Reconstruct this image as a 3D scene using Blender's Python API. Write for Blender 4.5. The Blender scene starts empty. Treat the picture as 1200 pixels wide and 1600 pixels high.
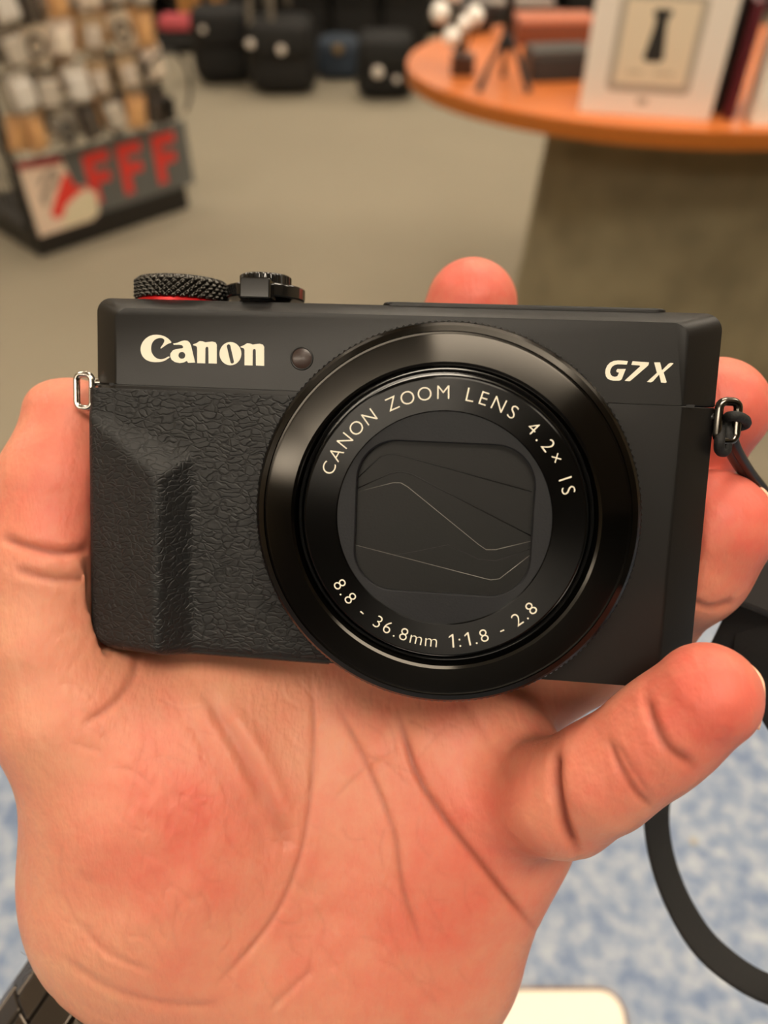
import bpy, bmesh, math, random
import numpy as np
from mathutils import Vector, Matrix
random.seed(7)
S = bpy.context.scene
COL = S.collection
PI = math.pi

# ------------------------------------------------------------------ view, light, exposure
PITCH = math.radians(43)
CAM = Vector((0, 0, 1.40))
cd = bpy.data.cameras.new('photo_camera')
cam = bpy.data.objects.new('photo_camera', cd); COL.objects.link(cam)
cam.location = CAM; cam.rotation_euler = (PI/2 - PITCH, 0, 0)
cd.sensor_fit = 'VERTICAL'; cd.sensor_height = 36; cd.lens = 27.0
cd.clip_start = 0.01; cd.clip_end = 50
cd.dof.use_dof = True; cd.dof.focus_distance = 0.130; cd.dof.aperture_fstop = 11.5
S.camera = cam
S.view_settings.view_transform = 'Standard'; S.view_settings.look = 'None'
S.view_settings.gamma = 1; S.view_settings.use_curve_mapping = False
S.view_settings.exposure = 1.05
w = bpy.data.worlds.new('world'); S.world = w; w.use_nodes = True
bg = w.node_tree.nodes['Background']; bg.inputs[0].default_value = (1.0, 0.86, 0.70, 1); bg.inputs[1].default_value = 0.35
PANEL_POWER = 7.0

# (x, y) of the ceiling light panels
PANELS = [(-2.3, -1.9), (-0.9, -1.9), (0.3, -0.5), (-2.0, 1.2), (0.4, 1.3), (2.3, 1.2), (-2.0, 4.0), (0.2, 4.0), (2.3, 4.0), (-2.0, 6.5), (0.2, 6.5), (2.3, 6.5)]

# ------------------------------------------------------------------ helpers
sp, cp = math.sin(PITCH), math.cos(PITCH)
RW = Matrix(((1, 0, 0), (0, sp, -cp), (0, cp, sp)))
F = 1200.0
def vm(px, py, d):                      # photo measurement -> mm in the frame of the viewer's eye
    return np.array(((px-600)*d/F, (800-py)*d/F, -d), float)
def to_world(p):                        # mm in that frame -> world metres
    return CAM + RW @ (Vector([float(v) for v in p])*0.001)
def wv(px, py, d): return to_world(vm(px, py, d))
def on_z(px, py, z=0.0):                # where a sight line meets the level z
    d = RW @ Vector(((px-600)/F, (800-py)/F, -1))
    return CAM + d*((z-CAM.z)/d.z)
def on_y(px, py, y):
    d = RW @ Vector(((px-600)/F, (800-py)/F, -1))
    return CAM + d*((y-CAM.y)/d.y)

def tag(o, label=None, cat=None, group=None, kind=None):
    if label: o['label'] = label
    if cat: o['category'] = cat
    if group: o['group'] = group
    if kind: o['kind'] = kind
    return o
def empty(name, loc=(0, 0, 0), rz=0, label=None, cat=None, group=None):
    o = bpy.data.objects.new(name, None); COL.objects.link(o); o.empty_display_size = 0.02
    o.location = loc; o.rotation_euler = (0, 0, rz)
    return tag(o, label, cat, group)
def link(name, me, mats, parent=None, smooth=False, sharp=None):
    o = bpy.data.objects.new(name, me); COL.objects.link(o)
    if not isinstance(mats, (list, tuple)): mats = [mats]
    for m in mats: me.materials.append(m)
    if smooth:
        for p in me.polygons: p.use_smooth = True
        if sharp: me.set_sharp_from_angle(angle=math.radians(sharp))
    if parent: o.parent = parent
    return o
def mesh(name, vs, fs, mats, parent=None, smooth=False, sharp=None):
    me = bpy.data.meshes.new(name)
    me.from_pydata([tuple(float(c) for c in v) for v in vs], [], [tuple(int(i) for i in f) for f in fs]); me.update()
    return link(name, me, mats, parent, smooth, sharp)
def bmobj(name, bm, mats, parent=None, smooth=False, sharp=None):
    bmesh.ops.recalc_face_normals(bm, faces=bm.faces[:])
    me = bpy.data.meshes.new(name); bm.to_mesh(me); bm.free()
    return link(name, me, mats, parent, smooth, sharp)
def bevel(o, wd, seg=2, ang=30):
    m = o.modifiers.new('bevel', 'BEVEL'); m.width = wd; m.segments = seg; m.limit_method = 'ANGLE'; m.angle_limit = math.radians(ang)
    return o
def add_box(bm, c, s, rz=0.0, mi=0):
    r = bmesh.ops.create_cube(bm, size=1)
    M = Matrix.Translation(Vector(c)) @ Matrix.Rotation(rz, 4, 'Z') @ Matrix.Diagonal((s[0], s[1], s[2], 1))
    bmesh.ops.transform(bm, matrix=M, verts=r['verts'])
    for v in r['verts']:
        for f in v.link_faces: f.material_index = mi
def box(name, c, s, m, parent=None, rz=0, bv=0):
    bm = bmesh.new(); add_box(bm, c, s, rz); o = bmobj(name, bm, m, parent)
    if bv: bevel(o, bv)
    return o
def lathe(prof, n=64, mod=None):        # prof: (r, z) ; closed to the axis if r == 0
    vs, fs = [], []
    for j, (r, z) in enumerate(prof):
        for i in range(n):
            a = 2*PI*i/n; rr = r if mod is None else mod(r, z, i, n)
            vs.append((rr*math.cos(a), rr*math.sin(a), z))
    for j in range(len(prof)-1):
        for i in range(n):
            k = (i+1) % n
            fs.append((j*n+i, j*n+k, (j+1)*n+k, (j+1)*n+i))
    return vs, fs
def lathe_obj(name, prof, n, m, parent, M=None, mod=None, smooth=True, sharp=30):
    vs, fs = lathe(prof, n, mod)
    bm = bmesh.new(); bv = [bm.verts.new(v) for v in vs]
    for f in fs:
        bm.faces.new([bv[i] for i in f])
    bmesh.ops.remove_doubles(bm, verts=bm.verts[:], dist=1e-7)
    if M is not None: bmesh.ops.transform(bm, matrix=M, verts=bm.verts[:])
    return bmobj(name, bm, m, parent, smooth, sharp)
def add_tube(bm, pts, r, n=10, closed=False, caps=True):
    pts = [Vector(p) for p in pts]; N = len(pts); rings = []
    rs = r if isinstance(r, (list, tuple)) else [r]*N
    prev = None
    for i, p in enumerate(pts):
        a = pts[(i-1) % N] if (closed or i > 0) else p
        b = pts[(i+1) % N] if (closed or i < N-1) else p
        t = (b-a).normalized()
        if prev is None:
            u = t.orthogonal().normalized()
        else:
            u = (prev - t*prev.dot(t)).normalized()
        prev = u; v = t.cross(u)
        rings.append([bm.verts.new(p + (u*math.cos(2*PI*k/n)+v*math.sin(2*PI*k/n))*rs[i]) for k in range(n)])
    for i in range(N if closed else N-1):
        A, B = rings[i], rings[(i+1) % N]
        sh = 0
        if closed and i == N-1:
            sh = min(range(n), key=lambda s: (A[0].co-B[s].co).length)
        for k in range(n):
            bm.faces.new((A[k], A[(k+1) % n], B[(k+1+sh) % n], B[(k+sh) % n]))
    if caps and not closed:
        bm.faces.new(rings[0][::-1]); bm.faces.new(rings[-1])
def tube(name, pts, r, m, parent=None, n=10, closed=False):
    bm = bmesh.new(); add_tube(bm, pts, r, n, closed)
    return bmobj(name, bm, m, parent, True, 40)
def catmull(P, sub=8, closed=False):
    P = [np.array(p, float) for p in P]; N = len(P); out = []
    for i in range(N if closed else N-1):
        p0 = P[(i-1) % N] if closed or i > 0 else 2*P[0]-P[1]
        p1 = P[i]; p2 = P[(i+1) % N]
        p3 = P[(i+2) % N] if closed or i < N-2 else 2*P[-1]-P[-2]
        for k in range(sub):
            t = k/sub
            out.append(0.5*((2*p1)+(-p0+p2)*t+(2*p0-5*p1+4*p2-p3)*t*t+(-p0+3*p1-3*p2+p3)*t**3))
    if not closed: out.append(P[-1])
    return out
def prism(name, poly, z0, z1, m, parent=None, M=None, bv=0):   # polygon in XY extruded along Z
    bm = bmesh.new()
    a = [bm.verts.new((x, y, z0)) for x, y in poly]; b = [bm.verts.new((x, y, z1)) for x, y in poly]
    bm.faces.new(a[::-1]); bm.faces.new(b)
    for i in range(len(poly)):
        k = (i+1) % len(poly); bm.faces.new((a[i], a[k], b[k], b[i]))
    if M is not None: bmesh.ops.transform(bm, matrix=M, verts=bm.verts[:])
    o = bmobj(name, bm, m, parent)
    if bv: bevel(o, bv)
    return o
def curve_mesh(name, loops, depth, m, parent=None, M=None):    # filled outlines with holes
    cu = bpy.data.curves.new(name, 'CURVE'); cu.dimensions = '2D'; cu.fill_mode = 'BOTH'; cu.extrude = depth
    for lp in loops:
        s = cu.splines.new('POLY'); s.points.add(len(lp)-1)
        for i, p in enumerate(lp): s.points[i].co = (p[0], p[1], 0, 1)
        s.use_cyclic_u = True
    t = bpy.data.objects.new('tmp', cu); COL.objects.link(t)
    me = bpy.data.meshes.new_from_object(t.evaluated_get(bpy.context.evaluated_depsgraph_get()))
    bpy.data.objects.remove(t); bpy.data.curves.remove(cu)
    if M is not None: me.transform(M)
    return link(name, me, m, parent)
def text_mesh(body, size, depth=0.0, offset=0.0, shear=0.0, align='CENTER', bold=False):
    cu = bpy.data.curves.new('t', 'FONT'); cu.body = body; cu.size = size; cu.extrude = depth; cu.offset = offset
    cu.shear = shear; cu.align_x = align; cu.align_y = 'CENTER' if align == 'CENTER' else 'BOTTOM_BASELINE'; cu.resolution_u = 4
    t = bpy.data.objects.new('tmp', cu); COL.objects.link(t)
    me = bpy.data.meshes.new_from_object(t.evaluated_get(bpy.context.evaluated_depsgraph_get()))
    bpy.data.objects.remove(t); bpy.data.curves.remove(cu)
    return me
def join_meshes(name, items, m, parent=None):   # items: (mesh, matrix)
    bm = bmesh.new()
    for me, M in items:
        c = me.copy(); c.transform(M); bm.from_mesh(c); bpy.data.meshes.remove(c)
    me = bpy.data.meshes.new(name); bm.to_mesh(me); bm.free(); me.materials.clear()
    return link(name, me, m, parent)
def copy_tree(o, loc, rot=None, label=None, group=None):
    c = o.copy(); COL.objects.link(c); c.location = loc
    if rot is not None: c.rotation_euler = rot
    if label: c['label'] = label
    if group: c['group'] = group
    for ch in list(o.children):
        k = ch.copy(); COL.objects.link(k); k.parent = c
        for g in list(ch.children):
            h = g.copy(); COL.objects.link(h); h.parent = k
    return c

# ------------------------------------------------------------------ materials
def lin(c): return tuple(((v/255)/12.92 if v/255 <= 0.04045 else ((v/255+0.055)/1.055)**2.4) for v in c)+(1,)
def mat(name, c, rough=0.5, metal=0.0, spec=0.5, bump=0.0, bscale=200, var=0.0, vscale=20, coat=0.0, emit=0.0, sheen=0.0, alpha=1.0, trans=0.0):
    m = bpy.data.materials.new(name); m.use_nodes = True; nt = m.node_tree; b = nt.nodes['Principled BSDF']
    col = lin(c); b.inputs['Base Color'].default_value = col
    b.inputs['Roughness'].default_value = rough; b.inputs['Metallic'].default_value = metal
    b.inputs['Specular IOR Level'].default_value = spec; b.inputs['Coat Weight'].default_value = coat
    b.inputs['Sheen Weight'].default_value = sheen; b.inputs['Alpha'].default_value = alpha
    b.inputs['Transmission Weight'].default_value = trans
    if emit: b.inputs['Emission Color'].default_value = col; b.inputs['Emission Strength'].default_value = emit
    tc = nt.nodes.new('ShaderNodeTexCoord')
    nz = nt.nodes.new('ShaderNodeTexNoise'); nz.inputs['Scale'].default_value = vscale; nz.inputs['Detail'].default_value = 5
    nt.links.new(tc.outputs['Object'], nz.inputs['Vector'])
    mx = nt.nodes.new('ShaderNodeMix'); mx.data_type = 'RGBA'
    mx.inputs['A'].default_value = tuple(v*(1-var) for v in col[:3])+(1,); mx.inputs['B'].default_value = tuple(min(1, v*(1+var)) for v in col[:3])+(1,)
    nt.links.new(nz.outputs['Fac'], mx.inputs['Factor']); nt.links.new(mx.outputs['Result'], b.inputs['Base Color'])
    if bump:
        n2 = nt.nodes.new('ShaderNodeTexNoise'); n2.inputs['Scale'].default_value = bscale; n2.inputs['Detail'].default_value = 3
        nt.links.new(tc.outputs['Object'], n2.inputs['Vector'])
        bp = nt.nodes.new('ShaderNodeBump'); bp.inputs['Strength'].default_value = bump; bp.inputs['Distance'].default_value = 0.3/bscale
        nt.links.new(n2.outputs['Fac'], bp.inputs['Height']); nt.links.new(bp.outputs['Normal'], b.inputs['Normal'])
    return m
def ramp(nt, src, stops):
    r = nt.nodes.new('ShaderNodeValToRGB'); e = r.color_ramp.elements
    while len(e) < len(stops): e.new(0.5)
    for k, (p, c) in zip(e, stops): k.position = p; k.color = c
    nt.links.new(src, r.inputs[0]); return r

def counter_material():
    m = mat('speckled_laminate', (150, 160, 178), 0.45); nt = m.node_tree; b = nt.nodes['Principled BSDF']
    tc = nt.nodes.new('ShaderNodeTexCoord')
    n1 = nt.nodes.new('ShaderNodeTexNoise'); n1.inputs['Scale'].default_value = 105; n1.inputs['Detail'].default_value = 4; n1.inputs['Roughness'].default_value = 0.6
    nt.links.new(tc.outputs['Object'], n1.inputs['Vector'])
    r1 = ramp(nt, n1.outputs['Fac'], [(0.34, lin((86, 104, 134))), (0.46, lin((116, 130, 152))), (0.56, lin((134, 144, 160))), (0.7, lin((158, 164, 172)))])
    v = nt.nodes.new('ShaderNodeTexVoronoi'); v.inputs['Scale'].default_value = 60
    nt.links.new(tc.outputs['Object'], v.inputs['Vector'])
    r2 = ramp(nt, v.outputs['Distance'], [(0.10, (1, 1, 1, 1)), (0.22, (0, 0, 0, 1))])
    sel = nt.nodes.new('ShaderNodeSeparateColor'); nt.links.new(v.outputs['Color'], sel.inputs[0])
    gt = nt.nodes.new('ShaderNodeMath'); gt.operation = 'GREATER_THAN'; gt.inputs[1].default_value = 0.80; nt.links.new(sel.outputs[0], gt.inputs[0])
    ml = nt.nodes.new('ShaderNodeMath'); ml.operation = 'MULTIPLY'; nt.links.new(r2.outputs[0], ml.inputs[0]); nt.links.new(gt.outputs[0], ml.inputs[1])
    r3 = ramp(nt, sel.outputs[1], [(0.45, lin((240, 236, 222))), (0.55, lin((150, 135, 95)))])
    mx = nt.nodes.new('ShaderNodeMix'); mx.data_type = 'RGBA'
    nt.links.new(ml.outputs[0], mx.inputs['Factor']); nt.links.new(r1.outputs[0], mx.inputs['A']); nt.links.new(r3.outputs[0], mx.inputs['B'])
    nt.links.new(mx.outputs['Result'], b.inputs['Base Color'])
    return m
def leather_material():
    m = mat('grained_rubber', (27, 27, 27), 0.5, spec=0.36); nt = m.node_tree; b = nt.nodes['Principled BSDF']
    tc = nt.nodes.new('ShaderNodeTexCoord')
    nz = nt.nodes.new('ShaderNodeTexNoise'); nz.inputs['Scale'].default_value = 300; nz.inputs['Detail'].default_value = 2
    nt.links.new(tc.outputs['Object'], nz.inputs['Vector'])
    mp = nt.nodes.new('ShaderNodeMapping'); mp.inputs['Scale'].default_value = (0.55, 1.1, 1.0); mp.inputs['Rotation'].default_value = (0, 0.3, 0)
    nt.links.new(tc.outputs['Object'], mp.inputs['Vector'])
    mixv = nt.nodes.new('ShaderNodeMix'); mixv.data_type = 'VECTOR'; mixv.inputs['Factor'].default_value = 0.0025
    nt.links.new(mp.outputs[0], mixv.inputs['A']); nt.links.new(nz.outputs['Color'], mixv.inputs['B'])
    v = nt.nodes.new('ShaderNodeTexVoronoi'); v.feature = 'DISTANCE_TO_EDGE'; v.inputs['Scale'].default_value = 900
    nt.links.new(mixv.outputs['Result'], v.inputs['Vector'])
    r = ramp(nt, v.outputs['Distance'], [(0.0, (0, 0, 0, 1)), (0.16, (1, 1, 1, 1))])
    n3 = nt.nodes.new('ShaderNodeTexNoise'); n3.inputs['Scale'].default_value = 500
    nt.links.new(tc.outputs['Object'], n3.inputs['Vector'])
    ad = nt.nodes.new('ShaderNodeMath'); ad.operation = 'MULTIPLY'; nt.links.new(r.outputs[0], ad.inputs[0]); nt.links.new(n3.outputs['Fac'], ad.inputs[1])
    bp = nt.nodes.new('ShaderNodeBump'); bp.inputs['Strength'].default_value = 0.7; bp.inputs['Distance'].default_value = 0.00026
    nt.links.new(ad.outputs[0], bp.inputs['Height']); nt.links.new(bp.outputs['Normal'], b.inputs['Normal'])
    return m
def anodised(name, c, rough, aniso, rot=0.0):
    m = mat(name, c, rough, metal=1.0, spec=0.5); nt = m.node_tree; b = nt.nodes['Principled BSDF']
    b.inputs['Anisotropic'].default_value = aniso; b.inputs['Anisotropic Rotation'].default_value = rot
    tg = nt.nodes.new('ShaderNodeTangent'); tg.direction_type = 'RADIAL'; tg.axis = 'Z'
    nt.links.new(tg.outputs[0], b.inputs['Tangent'])
    return m
def skin_material():
    m = bpy.data.materials.new('skin'); m.use_nodes = True; nt = m.node_tree; b = nt.nodes['Principled BSDF']
    tc = nt.nodes.new('ShaderNodeTexCoord')
    def att(n):
        a = nt.nodes.new('ShaderNodeAttribute'); a.attribute_name = n; return a.outputs['Fac']
    n1 = nt.nodes.new('ShaderNodeTexNoise'); n1.inputs['Scale'].default_value = 55; n1.inputs['Detail'].default_value = 5; n1.inputs['Roughness'].default_value = 0.6
    nt.links.new(tc.outputs['Object'], n1.inputs['Vector'])
    r0 = ramp(nt, n1.outputs['Fac'], [(0.34, (0, 0, 0, 1)), (0.68, (1, 1, 1, 1))])
    n5 = nt.nodes.new('ShaderNodeTexNoise'); n5.inputs['Scale'].default_value = 230; n5.inputs['Detail'].default_value = 4; n5.inputs['Roughness'].default_value = 0.65
    nt.links.new(tc.outputs['Object'], n5.inputs['Vector'])
    r5 = ramp(nt, n5.outputs['Fac'], [(0.36, (0, 0, 0, 1)), (0.66, (1, 1, 1, 1))])
    a5 = nt.nodes.new('ShaderNodeMath'); a5.operation = 'MULTIPLY_ADD'; a5.inputs[1].default_value = 0.16
    nt.links.new(r5.outputs[0], a5.inputs[0]); nt.links.new(att('flush'), a5.inputs[2])
    am = nt.nodes.new('ShaderNodeMath'); am.operation = 'MULTIPLY_ADD'; am.inputs[1].default_value = 0.30
    nt.links.new(r0.outputs[0], am.inputs[0]); nt.links.new(a5.outputs[0], am.inputs[2])
    r1 = ramp(nt, am.outputs[0], [(0.0, lin(SKIN_A)), (0.45, lin(SKIN_B)), (1.0, lin(SKIN_C))])
    mx = nt.nodes.new('ShaderNodeMix'); mx.data_type = 'RGBA'; mx.inputs['B'].default_value = lin(SKIN_D)
    nt.links.new(att('crease'), mx.inputs['Factor']); nt.links.new(r1.outputs[0], mx.inputs['A'])
    nt.links.new(mx.outputs['Result'], b.inputs['Base Color'])
    b.inputs['Roughness'].default_value = 0.5; b.inputs['Specular IOR Level'].default_value = 0.35
    b.inputs['Subsurface Weight'].default_value = 0.25; b.inputs['Subsurface Radius'].default_value = (1.0, 0.35, 0.2); b.inputs['Subsurface Scale'].default_value = 0.0015
    n2 = nt.nodes.new('ShaderNodeTexNoise'); n2.inputs['Scale'].default_value = 900; n2.inputs['Detail'].default_value = 2
    mp = nt.nodes.new('ShaderNodeMapping'); mp.inputs['Scale'].default_value = (1, 0.35, 0.5); mp.inputs['Rotation'].default_value = (0, 0, 0.5)
    nt.links.new(tc.outputs['Object'], mp.inputs['Vector']); nt.links.new(mp.outputs[0], n2.inputs['Vector'])
    n3 = nt.nodes.new('ShaderNodeTexNoise'); n3.inputs['Scale'].default_value = 160; n3.inputs['Detail'].default_value = 3
    nt.links.new(tc.outputs['Object'], n3.inputs['Vector'])
    ad = nt.nodes.new('ShaderNodeMath'); ad.operation = 'MULTIPLY_ADD'; ad.inputs[1].default_value = 2.5
    nt.links.new(n3.outputs['Fac'], ad.inputs[0]); nt.links.new(n2.outputs['Fac'], ad.inputs[2])
    bp = nt.nodes.new('ShaderNodeBump'); bp.inputs['Strength'].default_value = 0.7; bp.inputs['Distance'].default_value = 0.0003
    nt.links.new(ad.outputs[0], bp.inputs['Height']); nt.links.new(bp.outputs['Normal'], b.inputs['Normal'])
    return m
SKIN_A, SKIN_B, SKIN_C, SKIN_D = (208, 154, 122), (208, 136, 110), (206, 102, 86), (140, 70, 54)
M_skin = skin_material()
M_body = mat('satin_black_paint', (16, 15, 14), 0.40, spec=0.42, bump=0.25, bscale=4500)
M_leather = leather_material()
M_gloss = anodised('spun_black_ring', (58, 56, 53), 0.21, 0.95, 0.25)
M_name = anodised('black_name_ring', (48, 48, 48), 0.26, 0.9, 0.25)
M_knurl = mat('black_knurled_metal', (30, 30, 30), 0.35, metal=0.8)
M_black = mat('matt_black', (9, 9, 9), 0.6)
M_blade = mat('cover_blades', (18, 18, 17), 0.5, spec=0.3, bump=0.2, bscale=3000)
M_ink = mat('cream_ink', (236, 228, 208), 0.5)
M_red = mat('red_anodised', (190, 20, 25), 0.35, metal=0.3)
M_dial = mat('dial_metal', (70, 68, 64), 0.28, metal=1.0)
M_shiny = mat('gloss_black_metal', (18, 18, 18), 0.12, coat=0.6)
M_chrome = mat('chrome', (205, 200, 192), 0.16, metal=1.0)
M_dchrome = mat('dark_chrome', (110, 106, 100), 0.2, metal=1.0)
M_cord = mat('woven_black_cord', (13, 13, 12), 0.7, bump=0.8, bscale=2500)
M_web = mat('black_webbing', (15, 14, 14), 0.85, bump=0.8, bscale=1800)
M_plas = mat('black_plastic', (20, 17, 16), 0.35)
M_lampglass = mat('smoked_lamp_window', (48, 32, 26), 0.35, coat=0.1)
M_nail = mat('fingernail', (236, 182, 150), 0.25, coat=0.4)
M_bracelet = mat('gunmetal_steel', (92, 84, 76), 0.33, metal=0.9)
M_hair = mat('fine_hair', (60, 45, 35), 0.6)
M_counter = counter_material()
M_carpet = mat('taupe_carpet', (146, 137, 119), 0.95, bump=0.6, bscale=400, var=0.10, vscale=1.3)
M_wall = mat('off_white_wall', (170, 155, 130), 0.8)
M_dark = mat('dark_slatwall', (38, 33, 28), 0.7)
M_ceil = mat('ceiling_tile', (215, 208, 195), 0.9, bump=0.3, bscale=150)
M_lampface = mat('light_diffuser', (255, 240, 218), 0.5, emit=PANEL_POWER)
M_white_metal = mat('white_enamel', (225, 222, 214), 0.4)

# ------------------------------------------------------------------ the room
def struct(o): o['kind'] = 'structure'; return o
X0, X1, Y0, Y1, H = -3.6, 3.8, -3.0, 8.0, 3.0
struct(box('floor', ((X0+X1)/2, (Y0+Y1)/2, -0.05), (X1-X0, Y1-Y0, 0.1), M_carpet))
struct(box('ceiling', ((X0+X1)/2, (Y0+Y1)/2, H+0.05), (X1-X0, Y1-Y0, 0.1), M_ceil))
struct(box('wall_back', ((X0+X1)/2, Y1+0.05, H/2), (X1-X0, 0.1, H), M_dark))
struct(box('wall_front', ((X0+X1)/2, Y0-0.05, H/2), (X1-X0, 0.1, H), M_dark))
struct(box('wall_left', (X0-0.05, (Y0+Y1)/2, H/2), (0.1, Y1-Y0, H), M_wall))
struct(box('wall_right', (X1+0.05, (Y0+Y1)/2, H/2), (0.1, Y1-Y0, H), M_wall))
where = ['left', 'middle', 'right']; rows = ['behind the counter', 'over the round-ended table', 'over the middle of the shop', 'near the back wall']
for i, (x, y) in enumerate(PANELS):
    t = empty('ceiling_light', (x, y, H), 0, 'flat ceiling light panel %s, %s of its row of three' % (rows[i//3], where[i % 3]), 'ceiling light', 'flat ceiling light panels')
    bm = bmesh.new()
    for sx, sy, lx, ly in ((0, .315, 1.26, .03), (0, -.315, 1.26, .03), (.615, 0, .03, .6), (-.615, 0, .03, .6)):
        add_box(bm, (sx, sy, -0.02), (lx, ly, 0.04))
    bmobj('frame', bm, M_white_metal, t)
    box('diffuser', (0, 0, -0.012), (1.2, 0.6, 0.018), M_lampface, t)

# ------------------------------------------------------------------ counter the photographer leans over
CT = 0.95
t = empty('service_counter', (0, 0, 0), 0, 'counter with pale blue speckled laminate top beneath the hand', 'counter')
box('countertop', (0, -0.10, CT-0.02), (3.2, 1.14, 0.04), M_counter, t, bv=0.004)
box('cabinet', (0, -0.12, (CT-0.04)/2), (3.1, 1.0, CT-0.04), mat('counter_front_panel', (95, 85, 70), 0.6), t)
# white tray with brown rim lying on it
def rrect(w, h, r, n=6, cx=0, cy=0):
    out = []
    for sx, sy, a0 in ((1, 1, 0), (-1, 1, 90), (-1, -1, 180), (1, -1, 270)):
        for k in range(n+1):
            a = math.radians(a0+90*k/n)
            out.append((cx+sx*(w/2-r)+r*math.cos(a), cy+sy*(h/2-r)+r*math.sin(a)))
    return out
pc = on_z(968, 1546, CT)
t = empty('counter_mat', (pc.x-0.09, pc.y-0.12, CT), 0, 'white board with a brown rim and rounded corner lying on the blue speckled counter', 'board')
prism('rim', rrect(0.18, 0.24, 0.012), 0, 0.004, mat('brown_rim', (120, 88, 55), 0.5), t)
prism('white_face', rrect(0.176, 0.236, 0.010), 0.004, 0.0055, mat('white_sheet', (226, 216, 200), 0.5), t)

# ------------------------------------------------------------------ oval display table
TZ = 0.90
M_wood = mat('orange_beech_top', (214, 122, 62), 0.32, var=0.10, vscale=6)
M_edge = mat('beech_edge_band', (176, 100, 36), 0.4)
M_ped = mat('speckled_carpet_pedestal', (138, 128, 102), 0.95, var=0.45, vscale=9, bump=0.5, bscale=300)
t = empty('display_table', (0.75, 2.22, 0), 0, 'round-ended display table with an orange beech top on a carpeted pedestal', 'table')
def ell(rx, ry, n=96): return [(rx*math.cos(2*PI*i/n), ry*math.sin(2*PI*i/n)) for i in range(n)]
prism('table_top', ell(0.69, 0.548), TZ-0.004, TZ, M_wood, t)
prism('edge_band', ell(0.692, 0.55), TZ-0.036, TZ-0.004, M_edge, t)
vs, fs = lathe([(1.14, 0), (1.05, .35), (.955, TZ-.036)], 96)
mesh('pedestal', [(.09+x*.40, y*.33, z) for x, y, z in vs], fs+[tuple(range(192, 288))], M_ped, t, True, 40)

# things on the table ------------------------------------------------
def on_table(px, py): return on_z(px, py, TZ)
M_box = mat('white_card_box', (238, 226, 212), 0.55)
M_print = mat('grey_print', (178, 166, 148), 0.6)
M_panel = mat('cream_print', (230, 212, 184), 0.6)
M_figure = mat('black_print', (40, 38, 34), 0.6)
a = on_table(903, 176); b = on_table(1108, 190)
d = (b-a); ww = d.length; rz = math.atan2(d.y, d.x)
t = empty('product_box', (a.x, a.y, TZ), rz, 'large white box printed with a grey frame around a small dark flared figure', 'box')
bw, bh, bd = ww, 0.36, 0.075
box('carton', (bw/2, bd/2, bh/2), (bw, bd, bh), M_box, t, bv=0.002)
def panel_poly(name, poly, off, m, par):
    M = Matrix(((1, 0, 0, 0), (0, 0, -1, -off), (0, 1, 0, 0), (0, 0, 0, 1)))
    return curve_mesh(name, [poly], 0.0002, m, par, M)
kx = bw/208.0
panel_poly('printed_frame', rrect(0.62*bw, 0.172, 0.012, cx=bw*0.49, cy=0.133), 0.0006, M_print, t)
panel_poly('printed_picture', rrect(0.52*bw, 0.148, 0.004, cx=bw*0.49, cy=0.136), 0.0012, M_panel, t)
fig = [(-.016, .055), (-.019, .046), (-.012, .036), (-.012, .02), (-.022, -.05), (-.014, -.056), (.012, -.056), (.020, -.05), (.012, .02), (.012, .036), (.019, .046), (.016, .055)]
panel_poly('printed_figure', [(bw*0.49+x*.95, 0.150+z*.82) for x, z in fig], 0.0018, M_figure, t)
lt = text_mesh('', 0.02)
for (cx_, cz, w_, h_) in ((-.032, .084, .034, .008), (.026, .084, .040, .008)):
    panel_poly('printed_line', rrect(w_, h_, .003, cx=bw*.49+cx_, cy=cz), 0.0018, mat('faint_print', (205, 188, 160), .6), t)
panel_poly('printed_mark', rrect(.022, .013, .005, cx=bw*.47, cy=.030), 0.0006, M_print, t)
# second white box at the right edge of the frame
a = on_table(1172, 196)
t = empty('product_box', (a.x, a.y, TZ), rz+0.05, 'plain white box cut by the right edge of the frame on the table', 'box')
box('carton', (0.12, 0.045, 0.15), (0.24, 0.09, 0.30), mat('bright_white_card', (246, 240, 226), .5), t, bv=0.002)
box('lid_edge', (0.12, 0.045, 0.303), (0.244, 0.094, 0.012), mat('dark_lid', (60, 50, 44), .5), t)
# dark and maroon spines between the boxes
a = on_table(1153, 189)
o = box('slim_case', (0, 0, 0), (0.022, 0.16, 0.21), mat('maroon_cover', (92, 24, 34), .5), bv=.001)
o.location = (a.x+0.0, a.y+0.085, TZ+0.105); o.rotation_euler = (0, 0, rz); tag(o, 'maroon slim case standing between the two white boxes', 'case')
o = box('slim_case', (0, 0, 0), (0.034, 0.13, 0.30), mat('black_cover', (26, 24, 22), .5), bv=.001)
o.location = (b.x+.034, b.y+.12, TZ+.15); o.rotation_euler = (0, 0, rz); tag(o, 'tall black case standing behind the large white box', 'case')
# black mini tripod with a silver head
def tripod(px, py, h, label):
    p = on_table(px, py); t = empty('mini_tripod', (p.x, p.y, TZ), 0.4, label, 'tripod')
    for k, a_ in enumerate((200, 285, 60)):
        r = math.radians(a_); tube('leg', [(0, 0, h*0.45), (0.05*math.cos(r), 0.05*math.sin(r), h*.22), (0.085*math.cos(r), 0.085*math.sin(r), 0.005)], [0.007, 0.006, 0.008], M_plas, t)
    tube('column', [(0, 0, h*.3), (0, 0, h*.85)], 0.011, M_plas, t)
    bm = bmesh.new(); bmesh.ops.create_uvsphere(bm, u_segments=20, v_segments=12, radius=0.021); bmesh.ops.translate(bm, vec=(0, 0, h), verts=bm.verts[:])
    bmobj('ball_head', bm, mat('pale_silver', (225, 220, 205), .25, metal=.6), t, True)
    box('clamp', (0.012, 0, h*.8), (0.05, 0.03, 0.02), M_plas, t, bv=.003)
    return t
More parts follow.
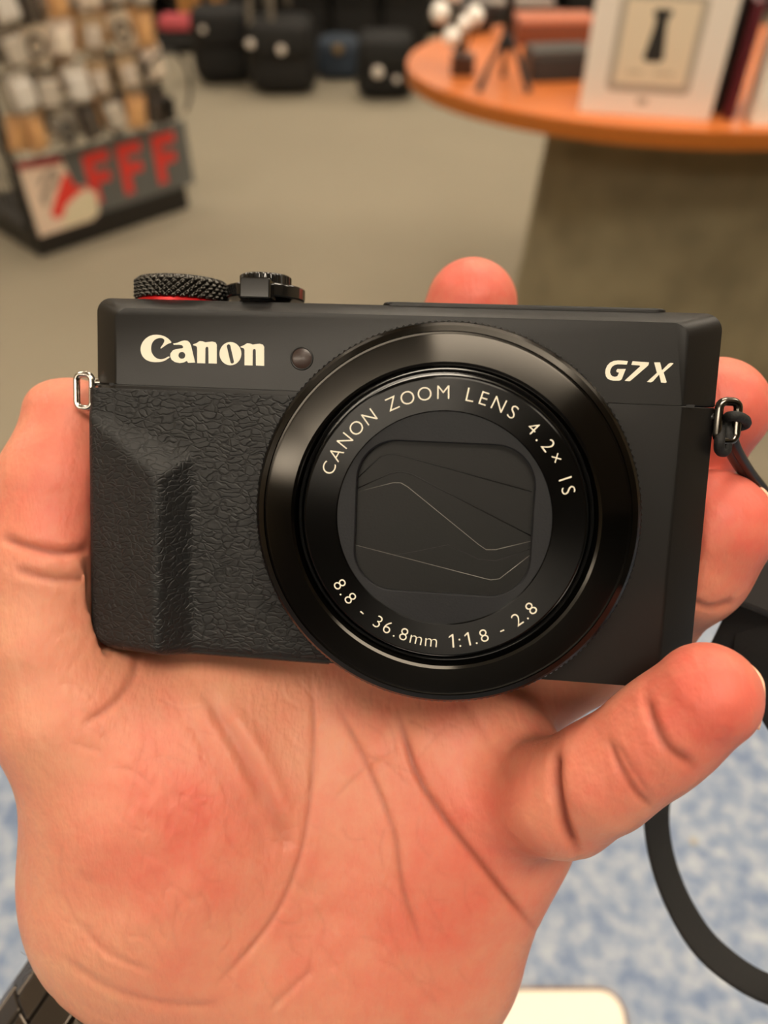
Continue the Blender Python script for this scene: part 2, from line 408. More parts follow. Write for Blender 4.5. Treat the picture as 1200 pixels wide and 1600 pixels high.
tripod(785, 135, 0.25, 'black mini tripod with a pale ball head standing on the orange table')
# cluster of silver bulbs on a small dark stand
p = on_table(722, 116)
t = empty('lamp_cluster', (p.x, p.y, TZ), 0, 'small dark stand carrying a bunch of bright silver globes near the table end', 'ornament')
M_silver = mat('reflection_white', (255, 250, 240), .22, metal=.0, coat=1)  # near-white base colour stands in for lights reflected in the silver
box('stand', (0, 0, 0.022), (0.055, 0.045, 0.044), mat('dark_brown_stand', (62, 38, 26), .4), t, bv=.004)
for gx, gy, gz, gr in ((-.030, .0, .080, .019), (-.060, -.004, .130, .020), (.022, .01, .120, .019), (-.030, .012, .175, .023), (-.105, .02, .198, .021), (-.078, .02, .200, .021), (.0, .01, .105, .016), (-.05, .04, .25, .016)):
    bm = bmesh.new(); bmesh.ops.create_uvsphere(bm, u_segments=20, v_segments=12, radius=gr*1.15); bmesh.ops.translate(bm, vec=(gx, gy, gz), verts=bm.verts[:])
    g = bmobj('globe', bm, M_silver, t, True)
    tube('stem', [(0, 0, .04), (gx*.5, gy*.5, gz*.6), (gx, gy, gz-gr*.7)], .003, M_dchrome, t, n=6)
# dark camera accessories and a reddish box at the back of the table
def accessory(px, py, s, c, label, name, cat, rz_=0.2, lid=None):
    p = on_table(px, py); t = empty(name, (p.x, p.y, TZ), rz_, label, cat)
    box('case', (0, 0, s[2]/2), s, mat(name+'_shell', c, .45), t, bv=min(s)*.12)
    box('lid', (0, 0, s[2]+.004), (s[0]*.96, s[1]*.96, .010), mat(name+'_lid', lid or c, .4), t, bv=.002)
    return t
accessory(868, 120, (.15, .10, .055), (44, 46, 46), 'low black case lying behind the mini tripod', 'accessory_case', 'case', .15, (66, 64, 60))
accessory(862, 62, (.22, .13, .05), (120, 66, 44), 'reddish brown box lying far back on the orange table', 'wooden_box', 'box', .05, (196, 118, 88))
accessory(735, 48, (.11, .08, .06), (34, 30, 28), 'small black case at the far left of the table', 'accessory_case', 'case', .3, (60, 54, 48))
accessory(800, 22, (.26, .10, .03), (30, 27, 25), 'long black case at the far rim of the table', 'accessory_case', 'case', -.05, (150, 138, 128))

# ------------------------------------------------------------------ bags on the floor, far end
def superell(bm, c, s, e1=0.55, e2=0.5, nu=28, nv=16, taper=0.0):
    def f(v, e): return math.copysign(abs(v)**e, v)
    ring = []
    for j in range(nv+1):
        ph = -PI/2+PI*j/nv; row = []
        for i in range(nu):
            th = 2*PI*i/nu; z = f(math.sin(ph), e1); k = 1-taper*(z*.5+.5)
            row.append(bm.verts.new((c[0]+s[0]/2*k*f(math.cos(ph), e1)*f(math.cos(th), e2), c[1]+s[1]/2*k*f(math.cos(ph), e1)*f(math.sin(th), e2), c[2]+s[2]/2*z)))
        ring.append(row)
    for j in range(nv):
        for i in range(nu):
            k = (i+1) % nu; bm.faces.new((ring[j][i], ring[j][k], ring[j+1][k], ring[j+1][i]))
    bmesh.ops.remove_doubles(bm, verts=bm.verts[:], dist=1e-5)
def bag(px, py, s, c, label, handles=(), buckles=(), z=0.0, rz=0.0, name='camera_bag', flap=True, y=None, btn=(226, 216, 206), hc=None, cat='bag'):
    p = on_z(px, py, z) if y is None else on_y(px, py, y)
    t = empty(name, (p.x, p.y+s[1]/2, z), rz, label, cat)
    m = mat(name+'_cloth', c, .7, bump=.4, bscale=250, var=.25, vscale=9)
    bm = bmesh.new(); superell(bm, (0, 0, s[2]/2), s, .5, .45, taper=.12); bmobj('body', bm, m, t, True)
    if flap:
        bm = bmesh.new(); superell(bm, (0, -s[1]*.06, s[2]*.74), (s[0]*.92, s[1]*1.0, s[2]*.50), .4, .4, taper=.06); bmobj('flap', bm, m, t, True)
    for hx in handles:
        tube('handle', [(hx-.04, -s[1]*.42, s[2]*.55), (hx-.035, -s[1]*.35, s[2]*1.1), (hx-.02, -.01, s[2]*1.65), (hx+.02, .0, s[2]*1.7), (hx+.05, .05, s[2]*1.1)], .016, mat('strap_cloth', hc or (110, 102, 90), .7), t, n=8)
    for bx, bz, br in buckles:
        bm = bmesh.new(); bmesh.ops.create_uvsphere(bm, u_segments=16, v_segments=8, radius=br); bmesh.ops.scale(bm, vec=(1, .45, 1), verts=bm.verts[:]); bmesh.ops.translate(bm, vec=(bx, -s[1]*.53, bz), verts=bm.verts[:])
        bmobj('buckle', bm, mat('buckle_metal', btn, .3), t, True)
    return t
bag(350, 136, (.42, .32, .44), (12, 11, 11), 'black bag on the floor left of the one with two buckles', buckles=((-.1, .33, .020),), rz=.1)
bag(442, 153, (.45, .36, .42), (17, 16, 15), 'rounded black bag with two grey straps and pale round buckles', handles=(-.13, .0), buckles=((-.17, .30, .026), (.015, .27, .030)))
bag(530, 128, (.32, .24, .25), (40, 52, 66), 'blue denim bag with a brass button between black bags', buckles=((0, .19, .03),), btn=(130, 104, 55), flap=False)
bag(602, 160, (.38, .32, .36), (11, 11, 11), 'black bag with one bright round buckle beside the table', buckles=((-.045, .17, .034), (.07, .13, .02)))
bag(275, 86, (.42, .28, .14), (16, 15, 14), 'low black bag under the pink pouch', flap=False, name='low_bag')
pl_ = bpy.data.objects['low_bag']; o = bag(283, 62, (.30, .18, .10), (196, 84, 92), 'pink pouch lying on top of a low black bag', flap=False, z=.14, name='pouch', cat='pouch'); o.location = (pl_.location.x+.03, pl_.location.y-.03, .140)
for px_, nm_ in ((395, 'behind the black bag with straps'), (478, 'behind the gap left of the denim bag'), (555, 'behind the blue denim bag'), (632, 'behind the black bag beside the table')):
    bag(px_, 92, (.37, .26, .62), (11, 10, 10), 'tall dark backpack standing '+nm_, name='backpack', cat='backpack')
# low black shelf with more bags behind
t = empty('bag_shelf', (0, 7.4, 0), 0, 'long low black shelf unit along the back wall', 'shelf')
for z in (.10, .62, 1.15): box('shelf_board', (0, 0, z), (5.0, .70, .03), M_dark, t)
for x in (-2.49, -1.25, 0, 1.25, 2.49): box('upright', (x, .0, .60), (.03, .72, 1.2), M_dark, t)
cols = [((24, 22, 20), 'black'), ((34, 31, 30), 'charcoal'), ((22, 24, 30), 'navy'), ((30, 25, 21), 'dark brown')]
sx = [(-2.05, 2, 'first'), (-1.55, 3, 'second'), (-1.0, 0, 'third'), (-.62, 1, 'fourth'), (-.20, 0, 'fifth'), (.25, 2, 'sixth'), (.7, 1, 'seventh'), (1.05, 3, 'eighth'), (1.6, 0, 'ninth')]
for x, k, nm in sx:
    t = empty('camera_bag', (x, 7.27, .115), random.uniform(-.1, .1), '%s bag on the bottom board of the back shelf, %s from the left' % (cols[k][1], nm), 'bag', 'bags on the back shelf')
    bm = bmesh.new(); superell(bm, (0, 0, .20), (.36, .28, .40), .45, .45, taper=.1); bmobj('body', bm, mat('shelf_bag_cloth', cols[k][0], .7, var=.3, vscale=8), t, True)
    bm = bmesh.new(); superell(bm, (0, -.02, .30), (.33, .28, .18), .4, .4); bmobj('flap', bm, mat('shelf_bag_flap', tuple(v+12 for v in cols[k][0]), .6), t, True)
# tan cartons at the left end, in front of the shelf
for px, py, s, c, lb in ((300, 27, (.16, .14, .42), (196, 142, 76), 'tan upright carton behind the pink pouch, the wider of two'), (346, 16, (.13, .12, .40), (214, 160, 84), 'light tan upright carton behind the black bags, the narrower of two')):
    p = on_y(px, py, 6.88); t = empty('carton', (p.x, 6.88, 0), .1, lb, 'carton')
    hgt = p.z+.30
    box('carton_body', (0, 0, hgt/2), (s[0], s[1], hgt), mat('tan_card', c, .7), t, bv=.003)
    box('tape', (0, -s[1]/2-.0005, hgt/2), (.03, .001, hgt), mat('parcel_tape', (150, 104, 50), .3), t)

# ------------------------------------------------------------------ accessory rack at the left
RA = Vector((-1.42, 3.07, 0)); RB = Vector((-0.93, 3.57, 0))
u = (RB-RA).normalized(); RWd = (RB-RA).length; rz = math.atan2(u.y, u.x); n_out = Vector((u.y, -u.x, 0))
t = empty('accessory_rack', RA, rz, 'tall black wire rack hung with small packaged accessories', 'rack')
M_rack = mat('black_rack', (30, 27, 24), .5)
D = .50
box('base', (RWd/2, D/2, .05), (RWd+.04, D+.04, .10), M_rack, t, bv=.006)
for x in (0.0, RWd):
    for y in (.04, D-.02): box('post', (x, y, .95), (.028, .028, 1.7), M_rack, t)
bm = bmesh.new()
for k in range(9): add_box(bm, (RWd*(k+.5)/9, .045, .97), (.006, .006, 1.66))
for k in range(14): add_box(bm, (RWd/2, .04, .16+.12*k), (RWd, .006, .006))
bmobj('wire_grid', bm, M_rack, t)
bm = bmesh.new()
for k in range(7): add_box(bm, (.0, .04+(D-.08)*(k+.5)/7, .97), (.006, .006, 1.66))
for k in range(14): add_box(bm, (.0, D/2, .16+.12*k), (.006, D-.06, .006))
bmobj('wire_grid', bm, M_rack, t)
rack = t
def rack_pt(x, y, z): return RA + u*x - n_out*y + Vector((0, 0, z))     # x along the face, y into the rack
# sign with red letters
t = empty('sale_sign', rack_pt(0, -.012, .10), rz, 'dark grey sign with large red letters along the foot of the rack', 'sign')
SW, SH = RWd+.07, .27
box('board', (SW/2, 0, SH/2), (SW, .012, SH), mat('grey_sign', (100, 102, 100), .5), t, bv=.002)
Fp = [(0, 0), (0, .19), (.115, .19), (.115, .148), (.042, .148), (.042, .115), (.105, .115), (.105, .074), (.042, .074), (.042, 0)]
M_sred = mat('sign_red', (226, 60, 52), .5)
for fx in (.265, .42, .59):
    MM = Matrix(((1.0, 0.0, 0, 0), (0, 0, -1, -.0066), (0, 1.0, 0, 0), (0, 0, 0, 1)))
    curve_mesh('letter', [[(fx+x*1.0, .04+z*1.05) for x, z in Fp]], .0004, M_sred, t, MM)
# white card in front of it
t = empty('price_card', rack_pt(-.01, -.05, .095), rz, 'white and red price card leaning in front of the sale sign', 'card')
card = [(0, 0), (.235, 0), (.275, .02), (.285, .10), (.24, .14), (.20, .15), (.175, .27), (.0, .29)]
def cf(name, poly, off, c):
    MM = Matrix(((1, 0, 0, 0), (0, 0, -1, -off), (0, 1, 0, 0), (0, 0, 0, 1)))
    return curve_mesh(name, [poly], .0006, mat(name, c, .6), t, MM)
cf('card_face', card, 0, (232, 208, 186))
cf('red_banner', [(0, .262), (.175, .245), (.17, .275), (.0, .29)], .002, (150, 30, 34))
cf('red_swash', [(.07, .07), (.11, .13), (.17, .21), (.185, .20), (.20, .15), (.25, .13), (.20, .12), (.14, .09), (.12, .055), (.09, .05)], .002, (232, 62, 50))
cf('grey_figure', [(.055, .19), (.08, .225), (.13, .24), (.15, .22), (.14, .19), (.075, .14), (.07, .11), (.055, .11), (.05, .15), (.115, .20), (.12, .215), (.09, .21), (.07, .18)], .002, (158, 142, 128))
cf('cream_patch', [(.11, .01), (.24, .01), (.27, .03), (.278, .09), (.25, .12), (.21, .11), (.15, .08), (.12, .045)], .002, (226, 214, 182))

# hanging packs
def pack_proto(kind, c1, c2):
    t = empty('hanging_pack', (0, 0, -9), rz)
    w_, h_ = (.085, .125)
    m1 = mat('pack_card', c1, .5); m2 = mat('pack_content', c2, .25, coat=.4)
    prism('backing_card', rrect(w_, h_, .008), -.0006, .0006, m1, t, Matrix.Translation((0, 0, -h_/2)) @ Matrix.Rotation(PI/2, 4, 'X'))
    bm = bmesh.new()
    if kind == 0: superell(bm, (0, -.014, -h_*.58), (.058, .03, .07), .35, .35)
    elif kind == 1: superell(bm, (0, -.012, -h_*.55), (.04, .026, .085), .5, .9)
    elif kind == 2:
        add_tube(bm, [(.026*math.cos(a), -.011-.002*math.sin(a*3), -h_*.55+.032*math.sin(a)) for a in [2*PI*k/24 for k in range(24)]], .007, 8, True)
    else: superell(bm, (0, -.016, -h_*.55), (.07, .034, .085), .25, .25)
    bmobj(['blister', 'tube_item', 'cable_coil', 'pouch'][kind], bm, m2, t, True)
    tube('hook', [(0, .0, -.008), (0, -.03, -.004)], .002, M_chrome, t, n=6)
    return t
protos = [(0, (176, 150, 118), (205, 192, 178), 'beige'), (1, (206, 160, 112), (226, 176, 120), 'orange tan'), (2, (150, 142, 130), (40, 36, 34), 'grey'),
          (3, (120, 108, 94), (196, 186, 172), 'silver'), (0, (222, 206, 190), (240, 226, 208), 'white'), (1, (60, 52, 46), (88, 80, 72), 'charcoal'),
          (3, (206, 198, 186), (226, 220, 212), 'pale grey'), (2, (214, 196, 172), (70, 62, 56), 'cream')]
shape_name = ['blister', 'tube', 'cable', 'pouch']
P = [pack_proto(k, a_, b_) for k, a_, b_, _ in protos]
ordn = ['first', 'second', 'third', 'fourth', 'fifth', 'sixth', 'seventh']
used = [False]*len(P)
def hang(loc, rot, k, label, group):
    if not used[k]:
        used[k] = True; o = P[k]; o.location = loc; o.rotation_euler = rot; tag(o, label, 'hanging pack', group)
    else:
        o = copy_tree(P[k], loc, rot, label, group); o['category'] = 'hanging pack'
seq = [1, 0, 3, 5, 2, 6, 4, 3, 1, 0, 7, 5, 1, 4, 2, 3, 0, 6]
si = 0
nrow = 7
for r in range(nrow):
    for c in range(6):
        for dep in (0, 1):
            k = seq[(si*5+dep*3+r) % len(seq)] if random.random() < .6 else random.randrange(len(P)); si += 1
            zz = .545+.135*r+random.uniform(-.012, .012)
            xx = .06+.108*c+random.uniform(-.012, .012); yy = -.03-.085*dep+random.uniform(-.012, .012)
            hang(rack_pt(xx, yy, zz), (0, random.uniform(-.25, .25), rz+random.uniform(-.35, .35)), k,
                 '%s %s pack %s, %s row up, %s from left, lettered face' % (protos[k][3], shape_name[protos[k][0]], 'in front' if dep else 'behind', ordn[r], ordn[c]), 'packs on the lettered face of the rack')
for r in range(6):
    for c in range(4):
        k = random.choice([1, 1, 4, 6, 0, 5, 3])
        hang(rack_pt(-.04-random.uniform(0, .02), .07+.115*c, .50+.14*r), (0, 0, rz-PI/2+random.uniform(-.3, .3)), k,
             '%s %s pack, %s row up, %s from corner, rack left side' % (protos[k][3], shape_name[protos[k][0]], ordn[r], ordn[c]), 'packs on the left side of the rack')
# black cable hanging in a loop at the right corner of the rack
pts = catmull([rack_pt(RWd*.84, -.09, .50), rack_pt(RWd*.80, -.12, .60), rack_pt(RWd*.86, -.16, .66), rack_pt(RWd*.98, -.16, .66), rack_pt(RWd*1.07, -.14, .58), rack_pt(RWd*1.09, -.10, .48), rack_pt(RWd*1.06, -.08, .42)], 8)
o = tube('looped_cable', pts, .007, M_plas); tag(o, 'black cable hanging in an open loop at the right corner of the rack', 'cable', None)
o = box('black_charger', (0, 0, 0), (.055, .035, .085), M_plas, bv=.008); o.location = rack_pt(RWd*.85, -.19, .48); o.rotation_euler = (0, 0, rz); tag(o, 'small black charger block hanging low on the rack near the looped cable', 'charger')
# flat white-lidded tray beside the rack foot
p = on_z(8, 292, .30)

# ------------------------------------------------------------------ the compact camera
def rodr(v):
    th = float(np.linalg.norm(v)); k = np.array(v)/th
    K = np.array([[0, -k[2], k[1]], [k[2], 0, -k[0]], [-k[1], k[0], 0]])
    return np.eye(3)+math.sin(th)*K+(1-math.cos(th))*K@K
CR = rodr((.132, -.1105, -.0471)); CTR = np.array((.2828, 2.9249, -133.6355))   # body pose in the eye frame, mm, origin = middle of the front face
CMW = Matrix.Translation(CAM) @ (RW.to_4x4()) @ (Matrix.Translation(Vector(CTR)*.001) @ Matrix(CR.tolist()).to_4x4())
def cl(x, y, z): return CTR+CR@np.array((x, y, z), float)                       # camera mm -> eye mm
BASE = Vector((0, -.0314, -.015))
cam_t = empty('compact_camera', (0, 0, 0)); cam_t.matrix_world = CMW @ Matrix.Translation(BASE)
tag(cam_t, 'black compact digital camera with a big round lens held in the hand', 'camera')
def cpart(o, at=(0, 0, 0)):             # o built in camera mm*0.001 about `at`
    o.parent = cam_t; o.location = Vector(at)*.001-BASE; return o
k_ = .001
WL, WR, HT, HB, BK = -55.2, 55.3, 33.0, -32.0, -31.0
def outline(x0, x1, y0, y1, rads, n=8):
    out = []
    for (cx, cy, sx, sy, a0, r) in ((x1, y1, -1, -1, 0, rads[0]), (x0, y1, 1, -1, 90, rads[1]), (x0, y0, 1, 1, 180, rads[2]), (x1, y0, -1, 1, 270, rads[3])):
        for k in range(n+1):
            a = math.radians(a0+90*k/n)
            out.append((cx+sx*r+r*math.cos(a), cy+sy*r+r*math.sin(a)))
    return out
def shell(name, y0, y1, m, rads, ct, cb, fz=0.0):
    rings = []
    ys = [(WL, WR, y0, y1, BK+3, 0)]
    o_ = outline(WL, WR, y0, y1, rads)
    def inner(l, r, t, b): 
        return [(WL+l+(x-WL)*(WR-WL-l-r)/(WR-WL), y0+b+(y-y0)*(y1-y0-t-b)/(y1-y0)) for x, y in o_]
    levels = [(inner(2.5, 2.5, ct and 1.5, cb and 1.5), BK), (inner(.6, .6, ct and .4, cb and .4), BK+1.2), (o_, BK+3.5), (o_, -6.2), (inner(.25, .25, ct*.06, cb*.06), -5.2), (inner(5.8, 6.5, ct*.94, cb*.94), -.25+fz), (inner(6.3, 7.0, ct, cb), fz)]
    bm = bmesh.new(); R = []
    for poly, z in levels: R.append([bm.verts.new((x*k_, y*k_, z*k_)) for x, y in poly])
    N = len(o_)
    for a, b in zip(R[:-1], R[1:]):
        for i in range(N):
            j = (i+1) % N; bm.faces.new((a[i], a[j], b[j], b[i]))
    bm.faces.new(R[0][::-1]); bm.faces.new(R[-1])
    o = bmobj(name, bm, m, None, True, 28); bevel(o, .00018, 2, 50)
    return cpart(o)
SEAM = 17.3
shell('top_cover', SEAM+.05, HT, M_body, (3.0, 2.6, .3, .3), 2.4, 0)
shell('body_shell', HB, SEAM-.05, M_body, (.3, .3, 7.5, 1.5), 0, 1.0)
o = box('seam_gasket', (0, SEAM*k_, -15.8*k_), ((WR-WL-9.5)*k_, .5*k_, 30.4*k_), M_black); cpart(o)
# pop-up flash cover on the top, right of the step
o = prism('flash_cover', outline(-2.5, 46, -24, -5, (2, 2, 2, 2)), 32.5, 33.5, M_body, None, Matrix(((k_, 0, 0, 0), (0, 0, k_, 0), (0, k_, 0, 0), (0, 0, 0, 1)))); bevel(o, .0003); cpart(o)
# grained grip cover
vs, fs = [], []
UX = [WL+.3+i*.5 for i in range(int((-9-WL)/.5)+1)]; VY = [HB+.3+j*.5 for j in range(int((SEAM-.3-HB-.3)/.5)+1)]
for j, y in enumerate(VY):
    for i, x in enumerate(UX):
        uu = x-WL
        l1 = 10.9-(x+49.5)*.38              # upper edge of the moulded grip
        h = min(.2+.30*max(uu, 0), 1.15*(20.5-uu), .95*(l1-y)) if uu < 20.7 else 0
        h = max(0, min(h, 4.8)); h = .45+h
        
        q = max(0, 1-uu/2.4); h -= 5.6*(1-math.sqrt(max(0, 1-q*q)))
        rb = 8.0; dx_, dy_ = rb-uu, rb-(y-HB)
        xx, yy = x, y
        if dx_ > 0 and dy_ > 0:             # rounded lower left corner
            L = math.hypot(dx_, dy_)
            if L > rb: xx = WL+rb-dx_/L*rb-.1; yy = HB+rb-dy_/L*rb; h -= 2.5
        e = max(0, 1-(y-HB-.3)/3.2); h -= (1.1+h*.75)*e*e*e
        vs.append((xx*k_, yy*k_, h*k_))
NI = len(UX)
for j in range(len(VY)-1):
    for i in range(NI-1): fs.append((j*NI+i, j*NI+i+1, (j+1)*NI+i+1, (j+1)*NI+i))
o = mesh('grip_cover', vs, fs, M_leather, None, True)
sm = o.modifiers.new('smooth', 'SMOOTH'); sm.iterations = 5; sm.factor = .5
so = o.modifiers.new('solid', 'SOLIDIFY'); so.thickness = .0012; so.offset = -1
cpart(o)
# lens -----------------------------------------------------------
LC = (10.45, -2.3, 0)
def lens(name, prof, n, m, mod=None, sharp=25):
    vs, fs = lathe([(r*k_, z*k_) for r, z in prof], n, mod)
    bm = bmesh.new(); bv = [bm.verts.new(v) for v in vs]
    for f in fs: bm.faces.new([bv[i] for i in f])
    bmesh.ops.remove_doubles(bm, verts=bm.verts[:], dist=1e-8)
    o = bmobj(name, bm, m, None, True, sharp); return cpart(o, LC)
def teeth(r, z, i, n): return r-(.00028 if (i//2) % 2 and r > .0309 and .0020 < z < .0074 else 0)
lens('lens_mount', [(26.5, .2), (26.5, 2.6)], 128, M_black)
lens('control_ring', [(26, 1.2), (30.9, 1.2), (31.4, 1.6), (31.5, 2.2), (31.5, 7.2), (31.2, 7.7)], 760, M_knurl, teeth, 40)
lens('ring_front', [(31.15, 7.5), (31.1, 8.0), (30.6, 8.6), (29.7, 9.0), (29.6, 8.75), (29.3, 8.75), (29.2, 9.1), (28.9, 9.2), (24.9, 9.75), (24.45, 9.5), (24.2, 8.9), (24.1, 6.5)], 256, M_gloss)
lens('groove_ring', [(24.15, 6.6), (23.85, 6.6), (23.8, 8.8), (23.55, 9.05), (23.3, 8.8), (23.2, 6.4), (22.9, 6.4), (22.85, 9.2), (22.6, 9.5)], 192, M_shiny)
lens('name_ring', [(22.65, 6.4), (22.55, 9.9), (22.3, 10.15), (17.35, 10.0), (17.2, 9.75)], 256, M_name)
# inner disc with the squarish opening
def sq_hole(hw, hh, r, n):
    P = rrect(2*hw, 2*hh, r, 24); out = []
    for i in range(n):
        a = 2*PI*i/n; best = None
        dx, dy = math.cos(a), math.sin(a)
        for j in range(len(P)):
            x1, y1 = P[j]; x2, y2 = P[(j+1) % len(P)]
            den = dx*(y2-y1)-dy*(x2-x1)
            if abs(den) < 1e-12: continue
            s = (x1*(y2-y1)-y1*(x2-x1))/den; q = (x1*dy-y1*dx)/den
            if s > 0 and -1e-6 <= q <= 1+1e-6: best = s if best is None else max(best, s)
        out.append((dx*best, dy*best))
    return out
NH = 240
A_ = [(17.25*math.cos(2*PI*i/NH), 17.25*math.sin(2*PI*i/NH)) for i in range(NH)]
B_ = sq_hole(14.35, 12.4, 6.6, NH); B2 = sq_hole(14.15, 12.2, 6.5, NH)
vs = [(x*k_, y*k_, 9.72*k_) for x, y in A_]+[(x*k_, y*k_, 9.62*k_) for x, y in B_]+[(x*k_, y*k_, 9.4*k_) for x, y in B2]+[(x*k_, y*k_, 8.2*k_) for x, y in B2]
fs = [(r*NH+i, r*NH+(i+1) % NH, (r+1)*NH+(i+1) % NH, (r+1)*NH+i) for r in range(3) for i in range(NH)]
bm = bmesh.new(); bv = [bm.verts.new(v) for v in vs]
for f in fs: bm.faces.new([bv[i] for i in f])
cpart(bmobj('inner_disc', bm, mat('inner_disc_black', (24, 25, 28), .5, spec=.3, bump=.3, bscale=2500), None, True, 30), LC)
# cover blades: stacked plates, their fine lines drawn further down as coloured tubes
BL = [[(-4.01,3.53),(-0.24,7.14),(1.13,7.64),(2.79,7.61),(24.21,2.75)],[(-3.95,1.86),(1.53,4.57),(3.17,4.93),(4.95,4.63),(24.67,-4.36)],[(-3.93,1.3),(2.14,3.11),(3.36,3.12),(4.5,2.51),(16.37,-6.24),(17.62,-7.0),(19.14,-6.91),(24.99,-5.17)],[(11.44,-6.53),(16.51,-8.64),(19.25,-8.7),(25.08,-6.44)],[(-3.91,-7.45),(17.23,-11.64),(18.61,-11.89),(19.97,-11.63),(24.87,-7.4)]]
lo = -15.0
M_edgeb = mat('blade_edge', (74, 73, 70), .35)
bm = bmesh.new(); add_box(bm, (0, 0, 8.35*k_), (29*k_, 25.2*k_, .2*k_)); cpart(bmobj('cover_plate', bm, M_blade, None), LC)
for q, ln in enumerate(BL):
    ln = [(x-LC[0], y-LC[1]) for x, y in ln]
    ln[0] = (-14.4, ln[0][1]) if q != 3 else ln[0]; ln[-1] = (14.4, ln[-1][1])
    poly = ln+[(14.4, -12.5), (-14.4, -12.5)] if q != 3 else ln+[(14.4, -12.5), (-14.4, -12.5), (-14.4, -8.0), (-4, -5.6)]
    z0 = 8.44; z1 = 8.56+.10*q
    M = Matrix.Diagonal((k_, k_, k_, 1))
    o = prism('cover_blade', [(x, y) for x, y in poly], z0, z1, M_blade, None, M, bv=.00006); cpart(o, LC)
def blade_line(ln, m, wd):
    ln = [(x-LC[0], y-LC[1]) for x, y in ln]
    P_ = [q for q in catmull(ln, 1)]
    bm = bmesh.new(); add_tube(bm, [(max(-14.2, min(14.2, x))*k_, y*k_, 0) for x, y in ln], wd*k_, 6); bmesh.ops.scale(bm, vec=(1, 1, .35), verts=bm.verts[:])
    return bmobj('blade_seam', bm, m, None, True)
M_seamd = mat('dark_seam', (10, 10, 10), .6); M_glint = mat('edge_glint', (120, 118, 112), .3, metal=.5)  # pale tubes put the light caught on blade edges into colour
for q, (m_, wd_) in enumerate([(M_seamd, .11), (M_seamd, .10), (M_glint, .05), (M_seamd, .05), (M_glint, .05)]):
    cpart(blade_line(BL[q], m_, wd_), (LC[0], LC[1], 8.56+.10*q))
# writing on the lens
def ring_text(body, a0, a1, rad, size, top=True):
    items = []; ws = []
    wmap = {' ': .42, 'I': .34, '1': .50, '.': .30, ':': .34, '-': .52, 'M': .92, 'm': .92, 'O': .80, 'N': .78, 'L': .56, 'E': .62, 'Z': .66, 'S': .64, 'C': .72, 'A': .72}
    for ch in body: ws.append(wmap.get(ch, .64)+.16)
    tot = sum(ws)-ws[0]/2-ws[-1]/2; acc = 0
    for i, ch in enumerate(body):
        if i: acc += (ws[i-1]+ws[i])/2
        if ch == ' ': continue
        a = math.radians(a0+(a1-a0)*acc/tot)
        if ch == '1':
            q_ = size*.01; pl_ = [(22, 0), (31, 0), (31, 72), (24, 72), (6, 60), (6, 52), (22, 62)]
            bm_ = bmesh.new(); bm_.faces.new([bm_.verts.new((x*q_, y*q_, 0)) for x, y in pl_]); me = bpy.data.meshes.new('t'); bm_.to_mesh(me); bm_.free()
        else: me = text_mesh(ch, size, 0.00002, -.00004, 0, 'LEFT')
        xs = [v.co.x for v in me.vertices]; mx_ = (min(xs)+max(xs))/2
        rot = a-PI/2 if top else a+PI/2
        M = Matrix.Translation((rad*math.cos(a), rad*math.sin(a), 0)) @ Matrix.Rotation(rot, 4, 'Z') @ Matrix.Translation((-mx_, -size*.36, 0)) 
        items.append((me, M))
    return items
it = ring_text('CANON ZOOM LENS 4.2\u00d7 IS', 158.5, 16.5, .0202, .0031)+ring_text('8.8 - 36.8mm 1:1.8 - 2.8', 215.5, 317.5, .0200, .0031, False)
o = join_meshes('lens_lettering', it, M_ink); cpart(o, (LC[0], LC[1], 10.16))
